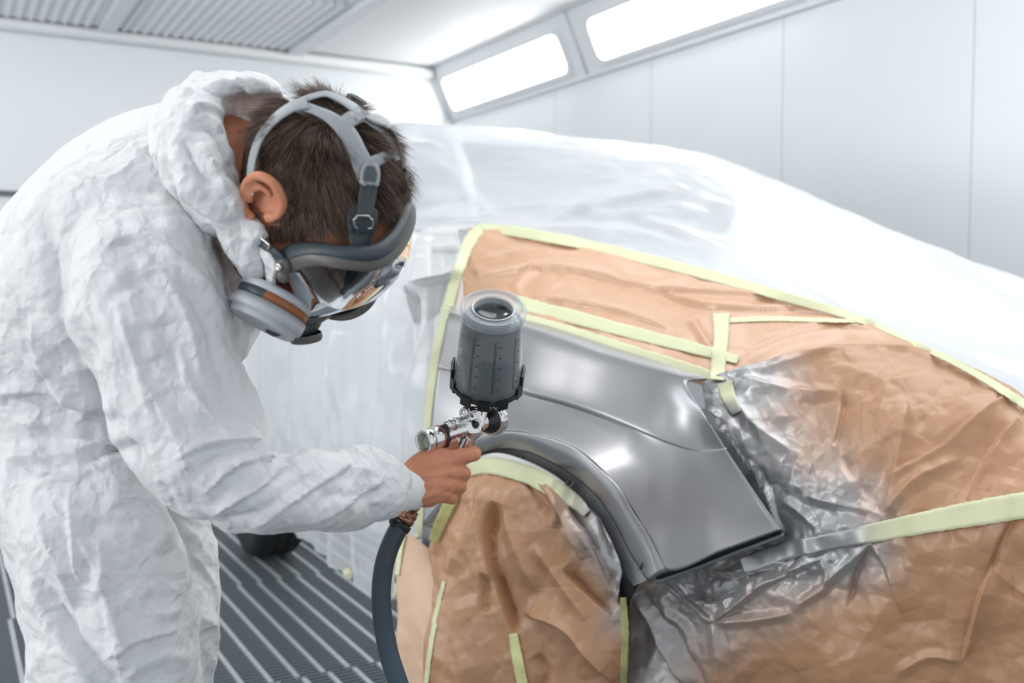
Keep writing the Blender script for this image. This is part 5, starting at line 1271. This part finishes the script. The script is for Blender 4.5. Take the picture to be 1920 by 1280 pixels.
# gun body
sa, sb = P(872, 806, 1.425), P(905, 791, 1.448)
parts = [tube([P(905, 757, 1.446), P(900, 775, 1.445), P(893, 797, 1.442)], [.0105, .0115, .0135], 18, n=14), tube([P(866, 806, 1.424), P(880, 800, 1.434), P(908, 789, 1.452)], [.0085, .0135, .0125], 18, n=16),
         tube([P(876, 786, 1.425), P(893, 781, 1.440)], [.0085, .0100], 16), tube([P(880, 775, 1.428), P(896, 772, 1.442)], [.0080, .0090], 16), ball(P(884, 808, 1.434), [RT, UP, FW], (.016, .013, .014)), tube([P(886, 806, 1.436), P(874, 828, 1.434), P(864, 842, 1.434)], [.013, .0115, .011], 16, n=12)]
V, F, _ = fuse(parts, 0.0013, 5); bdy = mk('gun_body', V, F, m_chrome, gun)
mk('handle', *tube([P(874, 826, 1.434), P(850, 858, 1.431), P(815, 898, 1.428), P(785, 932, 1.425), P(768, 955, 1.423)], [.0115, .0120, .0125, .0120, .0110], 20, n=30), m_chrome2, gun)
mk('neck', *lathe(Bc - cax * .034, Bc, [(0, .0095), (.004, .0125), (.010, .0125), (.012, .0105), (.020, .0120)], 24), m_chrome, gun)
# front: air cap ring, horn pin
ga = P(903, 792, 1.449); gdv = nrm(P(938, 780, 1.485) - ga)
mk('cap_cone', *lathe(ga, ga + gdv, [(0, .012), (.004, .0150), (.016, .0205), (.022, .0205)], 40), m_dark, gun)
mb = MB(); V, F = lathe(ga, ga + gdv, [(.019, .0195), (.019, .0225), (.0215, .0240), (.033, .0240), (.035, .0222), (.035, .010), (.041, .008), (.041, .0001)], 72, caps=False)
k_ = np.arange(len(V)) % 72; axp = ga + gdv * ((V - ga) @ gdv)[:, None]; rr = np.linalg.norm(V - axp, axis=1); ridge = (rr > .0232) * 0.0009 * (k_ % 4 < 2)
mk('air_cap', axp + nrm(V - axp) * (rr + ridge)[:, None], F, m_chrome, gun)
mk('cap_horn', *lathe(P(936, 797, 1.478), P(944, 794, 1.486), [(0, .0040), (.006, .0045), (.010, .0035), (.011, .001)], 16), m_chrome, gun)
# trigger blade with its pivot screw
tp_ = [(899, 786, 1.432, 9), (894, 800, 1.430, 10), (890, 815, 1.430, 9), (886, 830, 1.432, 8), (881, 846, 1.436, 8), (874, 858, 1.440, 7)]
tpc = catmull(np.array(tp_, float), 24); rows = []
for s, dz in ((-.5, 0), (.5, 0), (.5, .012), (-.5, .012)): rows.append(Pa(np.stack([tpc[:, 0] + s * tpc[:, 3], tpc[:, 1] + s * 2, tpc[:, 2] - .004 + dz], 1)))
G_ = np.stack(rows, 1); mk('trigger', G_.reshape(-1, 3), grid_faces(24, 4, wrap_u=True) + [(0, 1, 2, 3), (95, 94, 93, 92)], m_chrome2, gun, smooth=False)
mk('pivot_screw', *lathe(P(893, 795, 1.419), P(893, 795, 1.44), [(0, .0001), (0, .0036), (.001, .0042), (.012, .0042)], 20, caps=False), m_dark, gun)
# fluid knob and fan knob, knurled
def knurl(A, B_, prof, name, m, teeth=24, amp=.0006, rmin=.006, seg=72):
    V_, F_ = lathe(A, B_, prof, seg, caps=False); ax_ = nrm(np.asarray(B_) - np.asarray(A)); c_ = A + ax_ * ((V_ - A) @ ax_)[:, None]; r_ = np.linalg.norm(V_ - c_, axis=1); k2 = np.arange(len(V_)) % seg
    return mk(name, c_ + nrm(V_ - c_) * (r_ + amp * (r_ > rmin) * np.sin(k2 * 2 * math.pi * teeth / seg))[:, None], F_, m, gun)
fa, fb = P(836, 798, 1.392), P(874, 786, 1.425)
knurl(fa, fb, [(0, .0001), (-.0006, .005), (.0006, .0076), (.002, .0082), (.011, .0082), (.012, .0070), (.016, .0070), (.0165, .0082), (.022, .0082), (.023, .0065), (.050, .0065)], 'fluid_knob', m_chrome, 18, .0004, .0078)
na, nb = P(868, 773, 1.412), P(892, 770, 1.440)
knurl(na, nb, [(0, .0001), (.0, .0060), (.001, .0075), (.010, .0078), (.011, .0060), (.014, .0060), (.0145, .0074), (.030, .0074)], 'fan_knob', m_chrome, 16, .0004, .0072)
# pressure gauge at the back
pa, pb = P(793, 829, 1.372), P(866, 806, 1.426)
gg = mk('gauge', *lathe(pa, pb, [(.0015, 0.0126), (.0, 0.0138), (.0, 0.0159), (.001, 0.0168), (.012, 0.0168), (.0125, 0.0159), (.0135, 0.0159), (.014, 0.0168), (.030, 0.0168), (.031, 0.0161)], 48, caps=False), m_chrome, gun)
mk('gauge_glass', *lathe(pa, pb, [(.0012, 0.0129), (.0002, 0.0094), (-.0006, 0.0001)], 40, caps=False), mat('gauge_glass', (0.22, 0.27, 0.20), 0.05, 0.6, coat=1.0), gg)
mk('red_ring', *lathe(pa, pb, [(.0275, 0.0164), (.0275, 0.0172), (.0295, 0.0172), (.0295, 0.0164)], 48, caps=False), m_red, gg)
knurl(pa, pb, [(.031, 0.0140), (.031, 0.0161), (.038, 0.0161), (.040, 0.0117), (.040, 0.0070)], 'gauge_nut', m_blackp, 8, .0012, 0.0146)
mk('gauge_pipe', *lathe(pa, pb, [(.036, 0.0087), (.0365, 0.0091), (.072, 0.0091), (.073, 0.0103), (.080, 0.0103)], 24), m_chrome, gun)
knurl(P(852, 802, 1.404), P(856, 800, 1.42), [(0, .0001), (0, .0035), (.006, .0038), (.014, .0038)], 'set_screw', m_chrome, 8, .0002, .003)
# little striped badge on the handle
for k, (m_, x0, x1) in enumerate(((m_white, 0, 3.5), (m_red, 3.5, 7), (m_white, 7, 9))):
    mk('handle_badge', [P(870 + x0, 822, 1.4185), P(870 + x1, 822, 1.4185), P(862 + x1, 842, 1.4185), P(862 + x0, 842, 1.4185), P(870 + x0, 822, 1.426), P(870 + x1, 822, 1.426), P(862 + x1, 842, 1.426), P(862 + x0, 842, 1.426)], [(0, 1, 2, 3), (0, 4, 5, 1), (3, 2, 6, 7), (0, 3, 7, 4), (1, 5, 6, 2)], m_, gun, smooth=False)

# air hose with its brass coupling and clamp
m_hose = mat('slate_rubber_hose', (0.035, 0.050, 0.062), 0.5, vary=(18, 0.5), bump=[(60, 0.15, 0.002)])
nt = m_hose.node_tree; N = nt.nodes; L = nt.links
g = N.new('ShaderNodeTexCoord'); sx = N.new('ShaderNodeSeparateXYZ'); L.new(g.outputs['Object'], sx.inputs[0])
mr = N.new('ShaderNodeMapRange'); mr.inputs['From Min'].default_value = -.10; mr.inputs['From Max'].default_value = -.30; L.new(sx.outputs['Z'], mr.inputs['Value'])
mxn = N.new('ShaderNodeMix'); mxn.data_type = 'RGBA'; mxn.inputs['B'].default_value = (0.055, 0.105, 0.165, 1)
old = N['Principled BSDF'].inputs['Base Color'].links[0].from_socket
L.new(old, mxn.inputs['A']); L.new(mr.outputs[0], mxn.inputs['Factor']); L.new(mxn.outputs['Result'], N['Principled BSDF'].inputs['Base Color'])
m_brass = mat('worn_copper', (0.34, 0.20, 0.12), 0.32, 0.9, vary=(70, 0.35))
hose = empty('air_hose', P(750, 985, 1.42), 'dark blue-grey air hose with copper coupling hanging from the gun handle', 'hose')
ha, hb2 = P(771, 955, 1.424), P(748, 990, 1.415)
mk('coupling', *lathe(ha, hb2, [(0, .009), (0, .0125), (.006, .0128), (.0065, .0138), (.010, .0140), (.0105, .0130), (.013, .0130), (.0135, .0142), (.020, .0142), (.0205, .0128), (.034, .0125), (.034, .009)], 32, caps=False), m_brass, hose)
mk('clamp', *lathe(ha + (hb2 - ha) * .72, hb2, [(0, .0128), (0, .0152), (.009, .0152), (.009, .0128)], 32, caps=False), m_blackp, hose)
mk('clamp_ear', *tube([P(742, 985, 1.405), P(735, 982, 1.402), P(733, 975, 1.402), P(738, 971, 1.404), P(745, 978, 1.406)], .0028, 8, n=20), m_blackp, hose)
hp = [(752, 982, 1.416), (741, 1002, 1.412), (728, 1032, 1.408), (719, 1066, 1.402), (715, 1105, 1.396), (716, 1145, 1.392), (721, 1185, 1.388), (730, 1228, 1.384), (744, 1272, 1.380), (764, 1330, 1.376), (800, 1450, 1.37), (840, 1650, 1.36), (850, 1850, 1.36), (830, 2020, 1.37)]
path = [P(*a) for a in hp]
e0 = path[-1]; path += [np.array([e0[0] + .06, e0[1] - .08, .05]), np.array([e0[0] + .30, e0[1] - .25, .017]), np.array([e0[0] + .7, e0[1] - .4, .017])]
mk('hose', *tube(path, .0138, 20, n=160), m_hose, hose)
